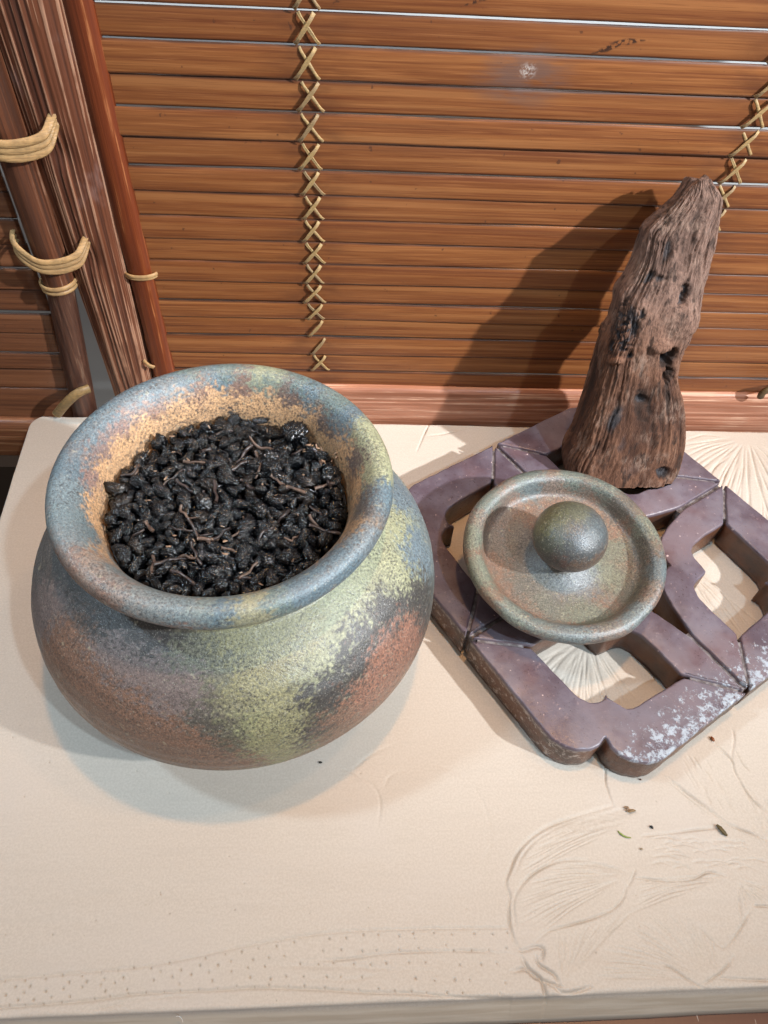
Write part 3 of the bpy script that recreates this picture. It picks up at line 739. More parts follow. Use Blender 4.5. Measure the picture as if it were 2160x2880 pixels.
# ------------------------------------------------------------------ tea
def mat_tea(name, c0, c1, rough):
    m = M(name, rough, .6 if rough < .3 else .5); p = m.obj(); a = m.noise(p, 900, 3); r = m.rand()
    col = m.mix(m.ramp(a, .4, .7), c0, c1); col = m.mix(m.ramp(r, .80, .86, 0, .7), col, (c0[0] * 5, c0[1] * 2.6, c0[2] * 1.3) if c0[0] < .01 else c1); m.color(col); m.bump(a, .25, .0005); return m.m
TEA = mat_tea('dark_tea', (.0022, .0027, .0036), (.0060, .0064, .0075), .17)
STEM = mat_tea('tea_stem', (.055, .035, .026), (.125, .080, .058), .45)
STEM_D = mat_tea('tea_stem_dark', (.018, .012, .011), (.040, .026, .022), .38)
def ico(sub):
    bm = bmesh.new(); bmesh.ops.create_icosphere(bm, subdivisions=sub, radius=1)
    V = np.array([v.co[:] for v in bm.verts]); F = np.array([[v.index for v in f.verts] for f in bm.faces]); bm.free(); return V, F
IV, IF = ico(5); IV2, IF2 = ico(2)
def pellet(V, seed):
    r1 = np.random.default_rng(seed)
    s = r1.uniform(2, 9, 3)
    q = V * 1.15 + s
    w = q + .55 * np.stack([fbm(q * 1.2, 2, seed + k) for k in (1, 2, 3)], -1)
    n1 = fbm(w * np.array([1.5, 2.6, 2.6]), 2, seed); n2 = fbm(w * np.array([3.4, 6.0, 6.0]) + 3, 2, seed + 5); n3 = fbm(w * np.array([7, 11, 11]) + 7, 2, seed + 7)
    d = .86 + .26 * fbm(q * .9, 2, seed + 9) + .55 * np.minimum(np.abs(n1), .36) + .52 * np.minimum(np.abs(n2), .34) + .20 * np.abs(n3) - .12 * np.exp(-(n1 / .05) ** 2)
    d = d + .14 * np.clip(1 - np.abs(n2 - .25) / .07, 0, 1)
    ax = np.array([1.0, r1.uniform(.42, .80), r1.uniform(.40, .70)])
    P = V * d[:, None] * ax
    tw = r1.uniform(-1.3, 1.3) * P[:, 0]; cs, sn_ = np.cos(tw), np.sin(tw)
    P = np.stack([P[:, 0], P[:, 1] * cs - P[:, 2] * sn_, P[:, 1] * sn_ + P[:, 2] * cs], -1)
    P[:, 1] += r1.uniform(-.45, .45) * (P[:, 0] ** 2 - .3)
    return P
tea_meshes = [make_mesh('tea_leaf', pellet(IV, 100 + k), IF, TEA) for k in range(14)]
ZTEA, RTEA = .1065, .0500
pts = []
r3 = np.random.default_rng(5)
def heap(x, y):
    return ZTEA + .0016 * fbm(np.array([[x * 45, y * 45, 2.0]]), 2, 6)[0] + .0010 * (1 - (x * x + y * y) / RTEA ** 2)
tries = 0
while len(pts) < 285 and tries < 60000:
    tries += 1
    rad = RTEA * math.sqrt(r3.random()); a = r3.uniform(0, 2 * math.pi)
    s = 1.08 * r3.choice([.0032, .0037, .0042, .0027, .0022], p=[.22, .20, .12, .26, .20]) * r3.uniform(.92, 1.08)
    if rad + s * .55 > RTEA: continue
    x, y = rad * math.cos(a), rad * math.sin(a)
    if all((x - p[0]) ** 2 + (y - p[1]) ** 2 > (.70 * (s + p[2])) ** 2 for p in pts): pts.append((x, y, s))
TL = 'small tightly rolled dark tea leaf lying among the heap in the jar'
for k, (x, y, s) in enumerate(pts):
    o = bpy.data.objects.new('tea_leaf', tea_meshes[k % 14]); COL.objects.link(o)
    dz = r3.normal(0, .0011) + (.0034 - s) * .3
    o.location = (JC[0] + x, JC[1] + y, heap(x, y) + dz)
    o.rotation_euler = (r3.normal(0, .5), r3.normal(0, .5), r3.uniform(0, 6.28)); o.scale = (s * 1.12,) * 3
    tag(o, TL, 'tea leaf', 'dark rolled tea leaves in the jar')
o = bpy.data.objects.new('tea_leaf', tea_meshes[3]); COL.objects.link(o)
o.location = onz(826, 1212, .1125); o.rotation_euler = (.3, .2, .9); o.scale = (.0056, .0056, .0056)
tag(o, 'largest rolled tea leaf, resting against the inner wall at the back right of the heap', 'tea leaf', 'dark rolled tea leaves in the jar')
# lower layer, one mass
Vs, Fs, n_ = [], [], 0
for k in range(420):
    rad = RTEA * math.sqrt(r3.random()) * .99; a = r3.uniform(0, 6.283); s = r3.uniform(.0024, .0036)
    v = pellet(IV2, 500 + k % 9) * s
    R3 = np.array(Matrix.Rotation(r3.uniform(0, 6.28), 3, Vector(r3.normal(0, 1, 3)).normalized()))
    v = v @ R3.T + JC + np.array([rad * math.cos(a), rad * math.sin(a), ZTEA - .0035 + r3.uniform(-.0012, .0012)])
    Vs.append(v); Fs.append(IF2 + n_); n_ += len(v)
for k in range(620):                     # broken flakes between the leaves
    rad = RTEA * math.sqrt(r3.random()) * .98; a = r3.uniform(0, 6.283); s_ = r3.uniform(.0006, .0017)
    v = pellet(IV2, 600 + k % 11) * s_ * np.array([1, .7, .5])
    R3 = np.array(Matrix.Rotation(r3.uniform(0, 6.28), 3, Vector(r3.normal(0, 1, 3)).normalized()))
    x, y = rad * math.cos(a), rad * math.sin(a)
    v = v @ R3.T + JC + np.array([x, y, heap(x, y) + r3.uniform(.0004, .0024)])
    Vs.append(v); Fs.append(IF2 + n_); n_ += len(v)
vd = [(0, 0, ZTEA - .0055)] + [(.0512 * math.cos(a), .0512 * math.sin(a), ZTEA - .0055) for a in np.linspace(0, 2 * math.pi, 48, endpoint=False)]
Vs.append(np.array(vd) + JC); Fs.append(np.array([(0, i + 1, (i + 1) % 48 + 1) for i in range(48)]) + n_)
tag(mesh_obj('tea_bed', np.concatenate(Vs), np.concatenate(Fs), TEA), 'mass of dark tea filling the jar under the top leaves', 'tea', kind='stuff')
def stem_mesh(seed, mat, L, r):
    q = np.random.default_rng(seed); n = 5
    P = np.stack([np.linspace(-L / 2, L / 2, n), q.normal(0, L * .02, n), q.normal(0, L * .05, n)], -1)
    if seed % 3 == 0: P[-1, 1] += L * .28; P[-2, 1] += L * .06
    P = smooth_path(P, 20); m_ = len(P)
    rad = r * (.75 + .35 * np.abs(np.sin(np.linspace(.3, 3.6, m_) + seed))) ; rad[0] *= 1.2; rad[-1] *= .7
    V, F = tube(P, rad, 7, .75)
    V = V + .12 * r * fbm(V * 900, 2, seed)[:, None]
    return make_mesh('tea_twig', V, F, mat)
stems = [stem_mesh(k, STEM if k % 2 else STEM_D, .0085 + .0012 * (k % 5), .00066 + .00010 * (k % 3)) for k in range(10)]
fixed = [(600, 1040, 35, .013, 1), (520, 1140, -60, .010, 1), (640, 1060, 20, .008, 1), (450, 1165, -8, .010, 1), (560, 1000, 70, .009, 1), (420, 1000, 5, .009, 1), (400, 1110, 60, .008, 1), (500, 1190, 10, .009, 1), (330, 1215, 80, .008, 1), (690, 1000, -70, .006, 1)]
for k in range(46):
    if k < len(fixed):
        fx, fy, ang, L, _ = fixed[k]; q = onz(fx * OV, fy * OV, ZTEA + .0035) - JC; x, y = q[0], q[1]; a = math.radians(-ang); lab = None
    else:
        rad = RTEA * .93 * math.sqrt(r3.random()); t = r3.uniform(0, 6.28); x, y = rad * math.cos(t), rad * math.sin(t); a = r3.uniform(0, 6.28)
    me = stems[(k * 2 + 1) % 10 if (k < len(fixed) or k % 4 == 0) else (k * 2) % 10]
    o = bpy.data.objects.new('tea_twig', me); COL.objects.link(o)
    o.location = (JC[0] + x, JC[1] + y, heap(x, y) + .0024 + r3.uniform(-.0006, .0012)); o.rotation_euler = (r3.uniform(0, 6), r3.normal(0, .22), a)
    o.scale = (1, 1, 1) if k % 3 else (.8, 1.0, 1.0)
    tag(o, 'short brown twisted twig mixed in with the dark tea leaves', 'tea twig', 'brown tea twigs in the jar')
cv, cf = [], []
for k in range(60):
    rad = RTEA * .95 * math.sqrt(r3.random()); t = r3.uniform(0, 6.28); x, y = rad * math.cos(t), rad * math.sin(t)
    if k < 14: x, y = (onz(r3.uniform(680, 735) * OV, r3.uniform(960, 1030) * OV, ZTEA + .003) - JC)[:2]
    sc_ = r3.uniform(.0006, .0013); R3 = np.array(Matrix.Rotation(r3.uniform(0, 6.28), 3, Vector(r3.normal(0, 1, 3)).normalized()))
    cv.append(pellet(IV2, 77) * np.array([1, .8, .45]) * sc_ @ R3.T + np.array([JC[0] + x, JC[1] + y, heap(x, y) + .0022 + r3.uniform(-.0003, .0008)])); cf.append(IF2 + k * len(IV2))
tag(mesh_obj('tea_chips', np.concatenate(cv), np.concatenate(cf), mat_tea('tea_chip', (.20, .12, .075), (.36, .24, .16), .6)), 'tiny pale chips of broken tea scattered on the dark leaves', 'tea', kind='stuff')

# ------------------------------------------------------------------ openwork clay tile
TANG = math.radians(-57.27); TS = .0997; TH = .0208
TC = np.array([.14690, .24426, 0.0])
tile = empty('openwork_tile', TC, TANG)
tag(tile, 'square dark red clay openwork tile lying under the lid and the driftwood', 'tile')
def mat_tile():
    m = M('red_clay_tile', .5, .6); p = m.obj(tile); x = m.xyz(p)
    a = m.noise(p, 55, 4, .6); b = m.noise(p, 700, 4, .7); c = m.noise(p, 240, 4, .7); d = m.noise(p, 22, 3)
    col = m.mix(m.ramp(a, .35, .65), (.084, .058, .074), (.128, .104, .130))
    col = m.mix(m.ramp(d, .5, .7, 0, .6), col, (.135, .066, .066))
    col = m.mix(m.ramp(b, .42, .34, 0, .5), col, (.06, .036, .034))
    col = m.mix(m.ramp(c, .60, .70, 0, .6), col, (.27, .19, .19))
    sp = m.noise(p, 480, 2, .4)
    col = m.mix(m.ramp(sp, .73, .77, 0, .8), col, (.60, .46, .44))
    col = m.mix(m.math('MULTIPLY', m.ramp(m.noise(p, 18, 4, .7), .48, .62), .30), col, (.24, .215, .24))
    # lime bloom along one outer side
    edge = m.ramp(x[0], TS * .62, TS * .99)
    far = m.ramp(x[1], TS * .9, TS * .1, .5, 1)
    bl_ = m.noise(p, 260, 6, .78); th = m.math('SUBTRACT', .73, m.math('MULTIPLY', m.math('MULTIPLY', edge, far), .26))
    bloom = m.ramp(m.math('SUBTRACT', bl_, th), -.02, .10, 0, .95)
    col = m.mix(m.math('MULTIPLY', m.math('MULTIPLY', bloom, m.ramp(edge, .04, .2)), .85), col, (.42, .48, .54))
    # side faces: rusty brown with flaky lime
    side = m.ramp(x[2], TH - .0012, TH - .0032)
    sc = m.mix(m.ramp(a, .35, .6), (.052, .026, .019), (.120, .046, .022))
    sf = m.math('MAXIMUM', m.ramp(m.noise(p, 210, 6, .78), .53, .60, 0, .8), m.math('MULTIPLY', m.ramp(x[2], TH - .0055, TH - .0020), m.ramp(m.noise(p, 330, 5, .7), .42, .55, 0, .7)))
    lime = m.math('MULTIPLY', sf, m.ramp(x[1], -TS * .80, -TS * .93))
    sc = m.mix(lime, sc, (.44, .38, .34))
    col = m.mix(side, col, sc)
    m.color(col); m.rough(m.ramp(b, .3, .7, .27, .46)); m.bump(m.math('ADD', m.math('MULTIPLY', b, .5), m.math('ADD', c, bloom)), .35, .0006)
    return m.m
TILE = mat_tile()
MORTAR = M('grey_groove', .75, .3); MORTAR.color(MORTAR.mix(MORTAR.ramp(MORTAR.noise(MORTAR.obj(), 300, 4), .35, .65), (.10, .080, .078), (.24, .215, .215))); MORTAR = MORTAR.m
def sym(half):   # mirror a half outline about u = v
    return half + [(b, a) for a, b in half[::-1] if abs(a - b) > 1e-6]
corner_out = [(.016, 1.0), (.64, 1.0), (.700, .976), (.748, .935), (.780, .882), (.790, .828), (.772, .772)]
corner_in = [(.222, .765), (.50, .748), (.56, .742), (.606, .716), (.627, .678), (.632, .642), (.612, .612)]
CORNER = sym(corner_out) + sym([(a, b) for a, b in corner_in])[::-1]
pet_out = [(.214, .748), (.214, .58), (.222, .48), (.248, .425), (.295, .404), (.345, .400), (.392, .392)]
pet_in = [(.011, .985), (.013, .62), (.050, .45), (.085, .350), (.125, .295), (.175, .268), (.225, .250), (.252, .252)]
PETAL = sym(pet_out) + sym(pet_in)[::-1]
def resample(P, step):
    P = np.asarray(P, float); out = []
    for i in range(len(P)):
        a, b = P[i], P[(i + 1) % len(P)]; n = max(1, int(np.linalg.norm(b - a) / step))
        for t in range(n): out.append(a + (b - a) * t / n)
    return np.array(out)
def seg_mesh(name, poly, seed):
    P = resample(np.array(poly) * TS, .0013)
    if np.sum(P[:, 0] * np.roll(P[:, 1], -1) - np.roll(P[:, 0], -1) * P[:, 1]) < 0: P = P[::-1]
    P = .6 * P + .2 * (np.roll(P, 1, 0) + np.roll(P, -1, 0))
    P = P + .00030 * np.stack([fbm(np.concatenate([P * 190, np.full((len(P), 1), seed)], 1), 3, seed), fbm(np.concatenate([P * 190, np.full((len(P), 1), seed + 9.)], 1), 3, seed + 3)], -1)
    t = np.roll(P, -1, 0) - np.roll(P, 1, 0); nrm = np.stack([-t[:, 1], t[:, 0]], -1); nrm /= np.linalg.norm(nrm, axis=1)[:, None]   # inward
    n = len(P); rings = []
    for ins, z in ((.0004, .0004), (0, .004), (.0001, .013), (0, TH - .0014), (.00018, TH - .0006), (.0006, TH - .00012), (.0012, TH)):
        rr_ = P + nrm * ins
        rings.append(np.concatenate([rr_, (z + (.00025 * vnoise(np.concatenate([rr_ * 120, np.full((n, 1), 2.)], 1), seed) if z > .02 else np.zeros(n)))[:, None]], 1))
    V = np.concatenate(rings); F = grid_faces(len(rings), n, wrap_v=True).tolist()
    bm = bmesh.new(); bv = [bm.verts.new(v) for v in V.tolist()]
    for f in F: bm.faces.new([bv[i] for i in f])
    top = bm.faces.new(bv[-n:]); bot = bm.faces.new(bv[:n][::-1])
    bmesh.ops.triangulate(bm, faces=[top, bot]); bmesh.ops.recalc_face_normals(bm, faces=bm.faces[:])
    for f in bm.faces: f.smooth = True
    me = bpy.data.meshes.new(name); bm.to_mesh(me); bm.free(); me.materials.append(TILE)
    return me
for q in range(4):
    for nm, poly, sd in (('corner_segment', CORNER, 3), ('petal_segment', PETAL, 8)):
        o = bpy.data.objects.new(nm, seg_mesh(nm, poly, sd + q * 11)); COL.objects.link(o); o.parent = tile; o.rotation_euler = (0, 0, q * math.pi / 2)
def strip(name, a, b, w, z0, z1):
    a = np.array(a) * TS; b = np.array(b) * TS; d = b - a; d /= np.linalg.norm(d); n = np.array([-d[1], d[0]]) * w / 2
    c = [a + n, b + n, b - n, a - n]
    V = [(p[0], p[1], z0) for p in c] + [(p[0], p[1], z1) for p in c]
    return make_mesh(name, V, [(0, 1, 2, 3), (7, 6, 5, 4), (0, 4, 5, 1), (1, 5, 6, 2), (2, 6, 7, 3), (3, 7, 4, 0)], MORTAR, False)
j1 = strip('groove_fill', (.975, .0), (.60, .0), .0040, .001, TH - .0024)
j2 = strip('groove_fill', (.965, .035), (.785, .190), .0040, .0012, TH - .0013)
j3 = strip('groove_fill', (.965, -.035), (.785, -.190), .0040, .0014, TH - .0013)
for q in range(4):
    for me in (j1, j2, j3):
        o = bpy.data.objects.new('groove_fill', me); COL.objects.link(o); o.parent = tile; o.rotation_euler = (0, 0, q * math.pi / 2)

# ------------------------------------------------------------------ lid
LC = np.array([.1140, .2285, .0425]); TILT = math.radians(4.5)
LR = np.array(Matrix.Rotation(TILT, 3, 'X') @ Matrix.Rotation(math.radians(-1.5), 3, 'Y'))
lprof = [(.0, -.0212), (.0300, -.0212), (.0330, -.0200), (.0345, -.0095), (.0400, -.0078), (.0455, -.0058), (.0500, -.0030), (.0520, .0000), (.0524, .0026), (.0515, .0049), (.0492, .0062), (.0465, .0060), (.0442, .0046), (.0424, .0018), (.0410, -.0012), (.0392, -.0030), (.0360, -.0037),
         (.0310, -.0040), (.0260, -.0040), (.0215, -.0032), (.0170, -.0014), (.0130, .0010), (.0105, .0032)]
KR = .0188
kprof = [(.0098, .0016), (.0105, .0024), (.0125, .0036)] + [(KR * math.cos(t) * (1 + .012 * math.sin(3 * t)), .0160 + KR * .87 * math.sin(t)) for t in np.linspace(math.radians(-42), math.radians(90), 46)]
def lid_part(prof, n, sm):
    P = smooth_path(np.array(prof), sm) if sm else np.array(prof)
    P[:, 0] = np.maximum(P[:, 0], 0)
    V, F = lathe(P, n * 2, LC); V = V.reshape(-1, 3)
    V = V + np.concatenate([V[:, :2] * (.020 * fbm(V * 45, 2, 14))[:, None], (.0006 * fbm(V * np.array([28, 28, 1]) + 5, 2, 3))[:, None]], 1)
    return V, F
Vp, Fp = lid_part(lprof, 220, 130); Vk, Fk = lid_part(kprof, 120, 0)
lid = empty('jar_lid', LC); lid.rotation_euler = Matrix(LR.tolist()).to_euler()
tag(lid, 'round dished clay lid with a ball knob, lying on the dark red tile', 'lid')
plate_pts = [(1050, 1070, Sg), (1150, 1035, Sg), (1230, 1028, Sg), (1300, 1040, Sg), (1400, 1130, (.22, .22, .155)), (1425, 1220, S_), (1380, 1330, (.22, .25, .26)), (1250, 1375, (.21, .24, .25)), (1120, 1325, (.28, .29, .23)), (1030, 1230, (.29, .29, .20)), (1012, 1150, (.25, .25, .17)),
             (1150, 1060, S_), (1200, 1062, (.24, .13, .10)), (1270, 1065, (.22, .13, .10)), (1090, 1110, (.24, .13, .10)), (1065, 1160, (.23, .15, .12)), (1330, 1100, (.14, .095, .075)), (1375, 1190, (.13, .095, .070)), (1360, 1270, (.15, .125, .085)), (1290, 1320, (.22, .21, .14)),
             (1110, 1180, (.18, .140, .115)), (1130, 1250, (.18, .14, .115)), (1180, 1295, (.21, .19, .145)), (1250, 1315, (.24, .23, .155)), (1325, 1240, (.27, .26, .17)), (1210, 1275, (.20, .18, .18)), (1260, 1260, (.19, .17, .18)), (1110, 1140, (.19, .17, .17)), (1335, 1180, (.26, .25, .17)), (1150, 1330, (.22, .24, .22))]
knob_pts = [(1170, 1130, (.21, .19, .095)), (1200, 1105, (.20, .185, .10)), (1240, 1098, (.18, .17, .11)), (1165, 1180, (.12, .115, .08)), (1200, 1150, (.14, .14, .11)), (1250, 1150, (.115, .125, .135)), (1300, 1140, (.12, .135, .14)), (1230, 1195, (.085, .082, .080)), (1290, 1190, (.085, .085, .085)), (1180, 1215, (.10, .08, .07)), (1240, 1238, R_), (1290, 1225, R_), (1200, 1228, (.17, .08, .06))]
dk = lambda L, k: [(a, b, (c[0] * k * .92, c[1] * k * 1.03, c[2] * k * 1.08)) for a, b, c in L]
plate_pts = dk(plate_pts, .62); plate_pts = [(a, b, tuple(.62 * c[i] + .38 * (.125, .130, .108)[i] for i in range(3))) for a, b, c in plate_pts]; knob_pts = dk(knob_pts, .58)
toW = lambda V: V @ LR.T + LC
pc = pick(toW(Vp), plate_pts)
for az in range(0, 360, 30):
    c_, s_ = math.cos(math.radians(az)), math.sin(math.radians(az))
    pc.append((toW(np.array([[.0485 * c_, .0485 * s_, -.0038]]))[0], R_)); pc.append((toW(np.array([[.034 * c_, .034 * s_, -.012]]))[0], R_))
kc = pick(toW(Vk), knob_pts)
for az in range(0, 360, 30): kc.append((toW(np.array([[.0145 * math.cos(math.radians(az)), .0145 * math.sin(math.radians(az)), .0070]]))[0], R_))
mesh_obj('lid_plate', Vp, Fp, CLAY, lid, attrs={'glaze': idw(toW(Vp), pc, 31, .0035)})
mesh_obj('knob', Vk, Fk, CLAY, lid, attrs={'glaze': idw(toW(Vk), kc, 41, .003)})

# ------------------------------------------------------------------ driftwood
def driftwood():
    kk = (.358 - .312) / .165
    def onlean(px, py):
        d = ray(px, py); s = (.312 + kk * (.36 - .024)) / (d[1] - kk * d[2]); return CAM + s * d
    Lf = [(1205, 1003), (1212, 970), (1232, 935), (1250, 885), (1268, 835), (1284, 785), (1300, 735), (1316, 700), (1328, 655), (1334, 625), (1352, 595), (1372, 555), (1383, 515), (1390, 490), (1416, 463), (1446, 437), (1468, 413), (1490, 392)]
    Rt = [(1432, 1050), (1462, 1005), (1476, 950), (1479, 905), (1473, 862), (1462, 825), (1456, 795), (1463, 755), (1482, 722), (1500, 690), (1506, 650), (1512, 615), (1522, 575), (1532, 535), (1543, 490), (1552, 450), (1553, 420), (1532, 392)]
    Lw = np.array([onlean(x * OV, y * OV) for x, y in Lf]); Rw = np.array([onlean(x * OV, y * OV) for x, y in Rt])
    n = 300; Lw = smooth_path(Lw, 18 * 17); Rw = smooth_path(Rw, 18 * 17)
    m_ = min(len(Lw), len(Rw)); Lw, Rw = Lw[:m_], Rw[:m_]
    na = 260; th = np.linspace(0, 2 * np.pi, na, endpoint=False)
    s = np.linspace(0, 1, m_)
    cen = (Lw + Rw) / 2; half = (Rw - Lw) / 2 * np.interp(s, [0, .12, .35, 1], [.90, .92, .955, .96])[:, None]; hw = np.linalg.norm(half, axis=1)
    up = np.gradient(cen, axis=0); up /= np.linalg.norm(up, axis=1)[:, None]
    a = half / hw[:, None]; bk = np.cross(a, up); bk *= np.sign(bk[:, 1:2]); bk /= np.linalg.norm(bk, axis=1)[:, None]
    depth = np.interp(s, [0, .3, .7, 1], [.018, .018, .012, .007])
    c, sn = np.cos(th), np.sin(th)
    cx = np.sign(c) * np.abs(c) ** .66; sx = np.sign(sn) * np.abs(sn) ** .45
    V = cen[:, None] + a[:, None] * (hw[:, None] * cx)[..., None] + bk[:, None] * (depth[:, None] * sx)[..., None]
    N = a[:, None] * (c / hw[:, None])[..., None] + bk[:, None] * (sn / depth[:, None])[..., None]; N /= np.linalg.norm(N, axis=-1)[..., None]
    # grain follows the length: long narrow ridges
    hgt = (s * .17)[:, None] * np.ones(na)
    warp = .16 * fbm(np.stack([np.repeat(c[None], m_, 0) * 1.5, np.repeat(sn[None], m_, 0) * 1.5, hgt * 22], -1), 3, 2)
    A = th[None] + warp * .5
    gr = fbm(np.stack([np.cos(A) * 9, np.sin(A) * 9, hgt * 20], -1), 4, 12)
    gr2 = fbm(np.stack([np.cos(A) * 38, np.sin(A) * 38, hgt * 46], -1), 3, 22)
    gr3 = fbm(np.stack([np.cos(A) * 80, np.sin(A) * 80, hgt * 240], -1), 2, 27)
    chunk = np.round(2.6 * fbm(np.stack([np.cos(A) * 5, np.sin(A) * 5, hgt * 46], -1), 3, 33)) / 2.6
    big = fbm(np.stack([c * 1.7 * np.ones_like(hgt), sn * 1.7 * np.ones_like(hgt), hgt * 26], -1), 3, 7)
    D = .0022 * big + .0010 * (-np.abs(gr) * 2.2 + .5) + .0008 * gr2 + .0004 * gr3 + .0011 * chunk
    char = np.clip(.5 * fbm(np.stack([c * 2.2 * np.ones_like(hgt), sn * 2.2 * np.ones_like(hgt), hgt * 34], -1), 4, 17) * 2.4 - .12, 0, 1)
    px, _ = projN(V.reshape(-1, 3)); px = px.reshape(m_, na, 2) / OV
    px = px + np.stack([7 * fbm(V * 260, 3, 51), 11 * fbm(V * 260, 3, 61)], -1)
    vis = (N @ -FW) > -.1
    def dent(x, y, rx, ry, amt, ch=0.0, rot=-.3):
        nonlocal D, char
        dx = px[..., 0] - x; dy = px[..., 1] - y
        u = dx * math.cos(rot) - dy * math.sin(rot); w = dx * math.sin(rot) + dy * math.cos(rot)
        u, w = dx * math.cos(rot) + dy * -math.sin(rot), dx * math.sin(rot) + dy * math.cos(rot)
        e = np.exp(-((u / rx) ** 2 + (w / ry) ** 2) ** 1.5) * vis
        D = D + amt * e; char = np.maximum(char, ch * e) if ch >= 0 else char * (1 + ch * e)
    dent(1443, 772, 12, 22, -.012, .9); dent(1446, 812, 9, 16, -.006, .3); dent(1425, 745, 24, 14, .0035, -.9, .4); dent(1475, 690, 24, 40, .0035, -.8)
    dent(1385, 862, 12, 16, -.0035, .8); dent(1345, 745, 8, 9, -.0016, .7); dent(1372, 712, 10, 17, -.0025, .8); dent(1318, 748, 7, 14, -.003, .8)
    dent(1332, 780, 18, 8, .002, -.8, 0); dent(1400, 600, 18, 8, -.0018, .7, .6); dent(1424, 606, 14, 8, -.0016, .6); dent(1440, 545, 11, 30, -.0012, .6); dent(1438, 470, 9, 22, -.001, .3)
    dent(1330, 905, 16, 38, -.001, .75); dent(1345, 960, 12, 30, -.0006, .5); dent(1298, 700, 16, 14, .0024, -.9); dent(1475, 640, 8, 26, -.004, .7); dent(1432, 1022, 16, 10, -.004, .7); dent(1375, 665, 24, 20, .0015, -.8)
    dent(1360, 770, 6, 10, -.003, .8); dent(1385, 680, 6, 12, -.002, .9); dent(1350, 700, 5, 8, -.002, .9); dent(1332, 722, 5, 9, -.002, .9); dent(1500, 480, 8, 50, -.0012, .4)
    # checked, cube-cracked burnt patch
    chk = np.exp(-(((px[..., 0] - 1350) / 34) ** 2 + ((px[..., 1] - 705) / 55) ** 2) ** 2) * vis
    cr = np.minimum(np.abs(((px[..., 1] + .25 * px[..., 0]) / 15 + .15 * gr) % 1 - .5), np.abs(((px[..., 0] + .30 * px[..., 1]) / 11 + .2 * gr) % 1 - .5))
    D -= .0010 * chk * np.exp(-(cr / .10) ** 2); char = np.maximum(char, .8 * chk * np.exp(-(cr / .16) ** 2)); char = np.maximum(char, .9 * chk * (fbm(np.stack([px[..., 0] / 16, px[..., 1] / 22, 0 * px[..., 0]], -1), 2, 91) > .18))
    D *= np.clip(s / .03, .35, 1)[:, None]
    V = V + N * D[..., None]
    V = V + up[:, None] * (np.clip((s - .9) / .1, 0, 1) ** 2)[:, None, None] * (.0045 * fbm(np.stack([c * 2.2 * np.ones_like(hgt), sn * 2.2 * np.ones_like(hgt), hgt * 0], -1), 3, 71))[..., None]
    V[..., 1] = np.minimum(V[..., 1], .3725)
    V[..., 2] = np.maximum(V[..., 2], TH + .0006)
    ht = np.clip(D / .004 + .5, 0, 1)
    V = V.reshape(-1, 3); F = grid_faces(m_, na, wrap_v=True)
    top = V[-na:].mean(0) + up[-1] * .0012; bot = V[:na].mean(0); bot[2] = TH + .0006
    V = np.concatenate([V, [top, bot]]); it, ib = len(V) - 2, len(V) - 1
    F = F.tolist() + [((m_ - 1) * na + k, (m_ - 1) * na + (k + 1) % na, it) for k in range(na)] + [((k + 1) % na, k, ib) for k in range(na)]
    ex = lambda q, v: np.concatenate([q.ravel(), [v, v]])
    return V, F, ex(ht, .5), ex(char, .3), ex(np.repeat(s[:, None], na, 1), .5), ex(np.clip(.5 + gr * .8, 0, 1), .5)
V, F, ht, ch, ss, gg = driftwood()
def mat_drift():
    m = M('weathered_driftwood', .78, .25); p = m.obj()
    h = m.attr('ridge'); c = m.attr('char'); s = m.attr('along'); g = m.attr('grain')
    a = m.noise(m.map(p, (420, 420, 70)), 1, 5, .65); b = m.noise(p, 60, 4)
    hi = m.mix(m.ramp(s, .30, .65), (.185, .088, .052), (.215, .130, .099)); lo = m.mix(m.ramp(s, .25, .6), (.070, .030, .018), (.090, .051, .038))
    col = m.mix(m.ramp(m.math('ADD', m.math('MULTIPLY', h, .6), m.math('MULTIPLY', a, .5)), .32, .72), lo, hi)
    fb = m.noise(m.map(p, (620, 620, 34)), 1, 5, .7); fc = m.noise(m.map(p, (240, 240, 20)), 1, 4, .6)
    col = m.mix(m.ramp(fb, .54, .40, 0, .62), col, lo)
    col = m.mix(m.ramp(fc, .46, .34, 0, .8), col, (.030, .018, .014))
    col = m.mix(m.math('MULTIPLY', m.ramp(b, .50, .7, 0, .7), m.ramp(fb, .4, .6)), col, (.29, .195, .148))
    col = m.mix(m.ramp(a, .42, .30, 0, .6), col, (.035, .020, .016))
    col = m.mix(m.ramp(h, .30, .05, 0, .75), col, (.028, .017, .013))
    col = m.mix(m.ramp(c, .25, .75, 0, .85), col, m.mix(m.ramp(a, .4, .6), (.022, .022, .026), (.075, .070, .075)))
    m.color(col); m.bump(m.math('ADD', a, m.math('MULTIPLY', fb, 1.4)), .8, .0010); return m.m
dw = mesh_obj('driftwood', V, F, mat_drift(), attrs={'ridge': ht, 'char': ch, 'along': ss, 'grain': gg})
orient(dw)
tag(dw, 'tall weathered piece of brown driftwood standing on the tile and leaning on the screen', 'driftwood')

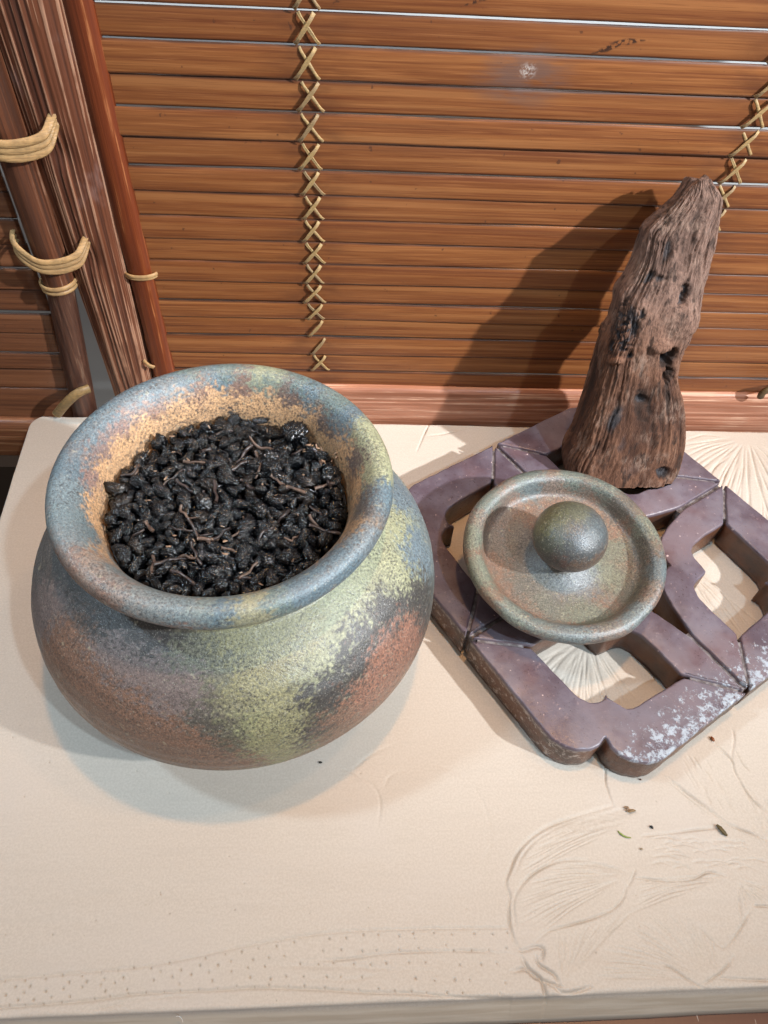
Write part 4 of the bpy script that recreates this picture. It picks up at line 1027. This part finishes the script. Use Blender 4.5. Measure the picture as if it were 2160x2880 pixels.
# ------------------------------------------------------------------ crumbs on the board
def crumb(name, pts, rad, mat, label, z=.0006, cat='crumb'):
    rad = rad * .75; P = np.array([onz(x, y, z) for x, y in pts]); P = smooth_path(P, 18); n = len(P)
    r = rad * (.45 + .55 * np.sin(np.linspace(.15, math.pi - .1, n)))
    P[:, 2] = rad * .8 + .0004 * np.sin(np.linspace(0, 3.1, n))
    V, F = tube(P, r, 8, .8); V = V + .15 * rad * fbm(V * 1200, 2, 3)[:, None]; c = V.mean(0)
    o = mesh_obj(name, V - c, F, mat); o.location = c
    return tag(o, label, cat)
def simple(name, c, r=.6):
    m = M(name, r); m.color(m.mix(m.noise(m.obj(), 900, 3), c, tuple(x * .55 for x in c))); return m.m
k6 = lambda *p: crop6(p)
crumb('husk', k6((1290, -18), (1300, 0), (1308, 12)), .0011, simple('rust_husk', (.30, .10, .03)), 'rust coloured husk beside the lime-whitened edge of the tile')
crumb('tea_crumb', k6((725, 442), (745, 438), (752, 450), (735, 460)), .0007, simple('tan_crumb', (.34, .22, .13)), 'left one of two curled tan crumbs in front of the tile')
crumb('tea_crumb', k6((754, 472), (775, 462), (800, 460)), .0009, simple('tan_crumb_b', (.30, .19, .09)), 'right one of two tan crumbs in front of the tile')
crumb('green_stem', k6((688, 590), (705, 612), (735, 630), (772, 636)), .0006, simple('green_stem', (.30, .36, .08)), 'thin curved green stem lying on the carved leaf', cat='stem')
crumb('tea_crumb', k6((895, 560), (905, 568), (914, 577)), .0008, simple('black_crumb', (.02, .02, .02)), 'short black crumb right of the green stem')
crumb('dry_leaf_bit', k6((1325, 553), (1345, 575), (1370, 605), (1392, 624)), .0014, simple('olive_leaf', (.13, .09, .03)), 'long olive brown leaf bit near the right end of the carved stem')
crumb('tea_crumb', k6((832, 712), (846, 706)), .0006, simple('beige_crumb', (.42, .32, .2)), 'tiny beige crumb below the green stem')
crumb('tea_crumb', k6((828, 258), (836, 260)), .0006, simple('brown_crumb', (.12, .05, .03)), 'dark brown speck just in front of the notched tile corner')
crumb('tea_crumb', crop5([(410, 150), (428, 148)]), .0008, simple('dark_speck', (.03, .025, .02)), 'dark speck in the shadow right in front of the jar')
crumb('lint', crop4([(1140, 1795), (1155, 1792), (1175, 1805), (1185, 1835)]), .00022, simple('lint', (.8, .78, .74)), 'fine white thread curling at the front edge of the board', cat='thread')
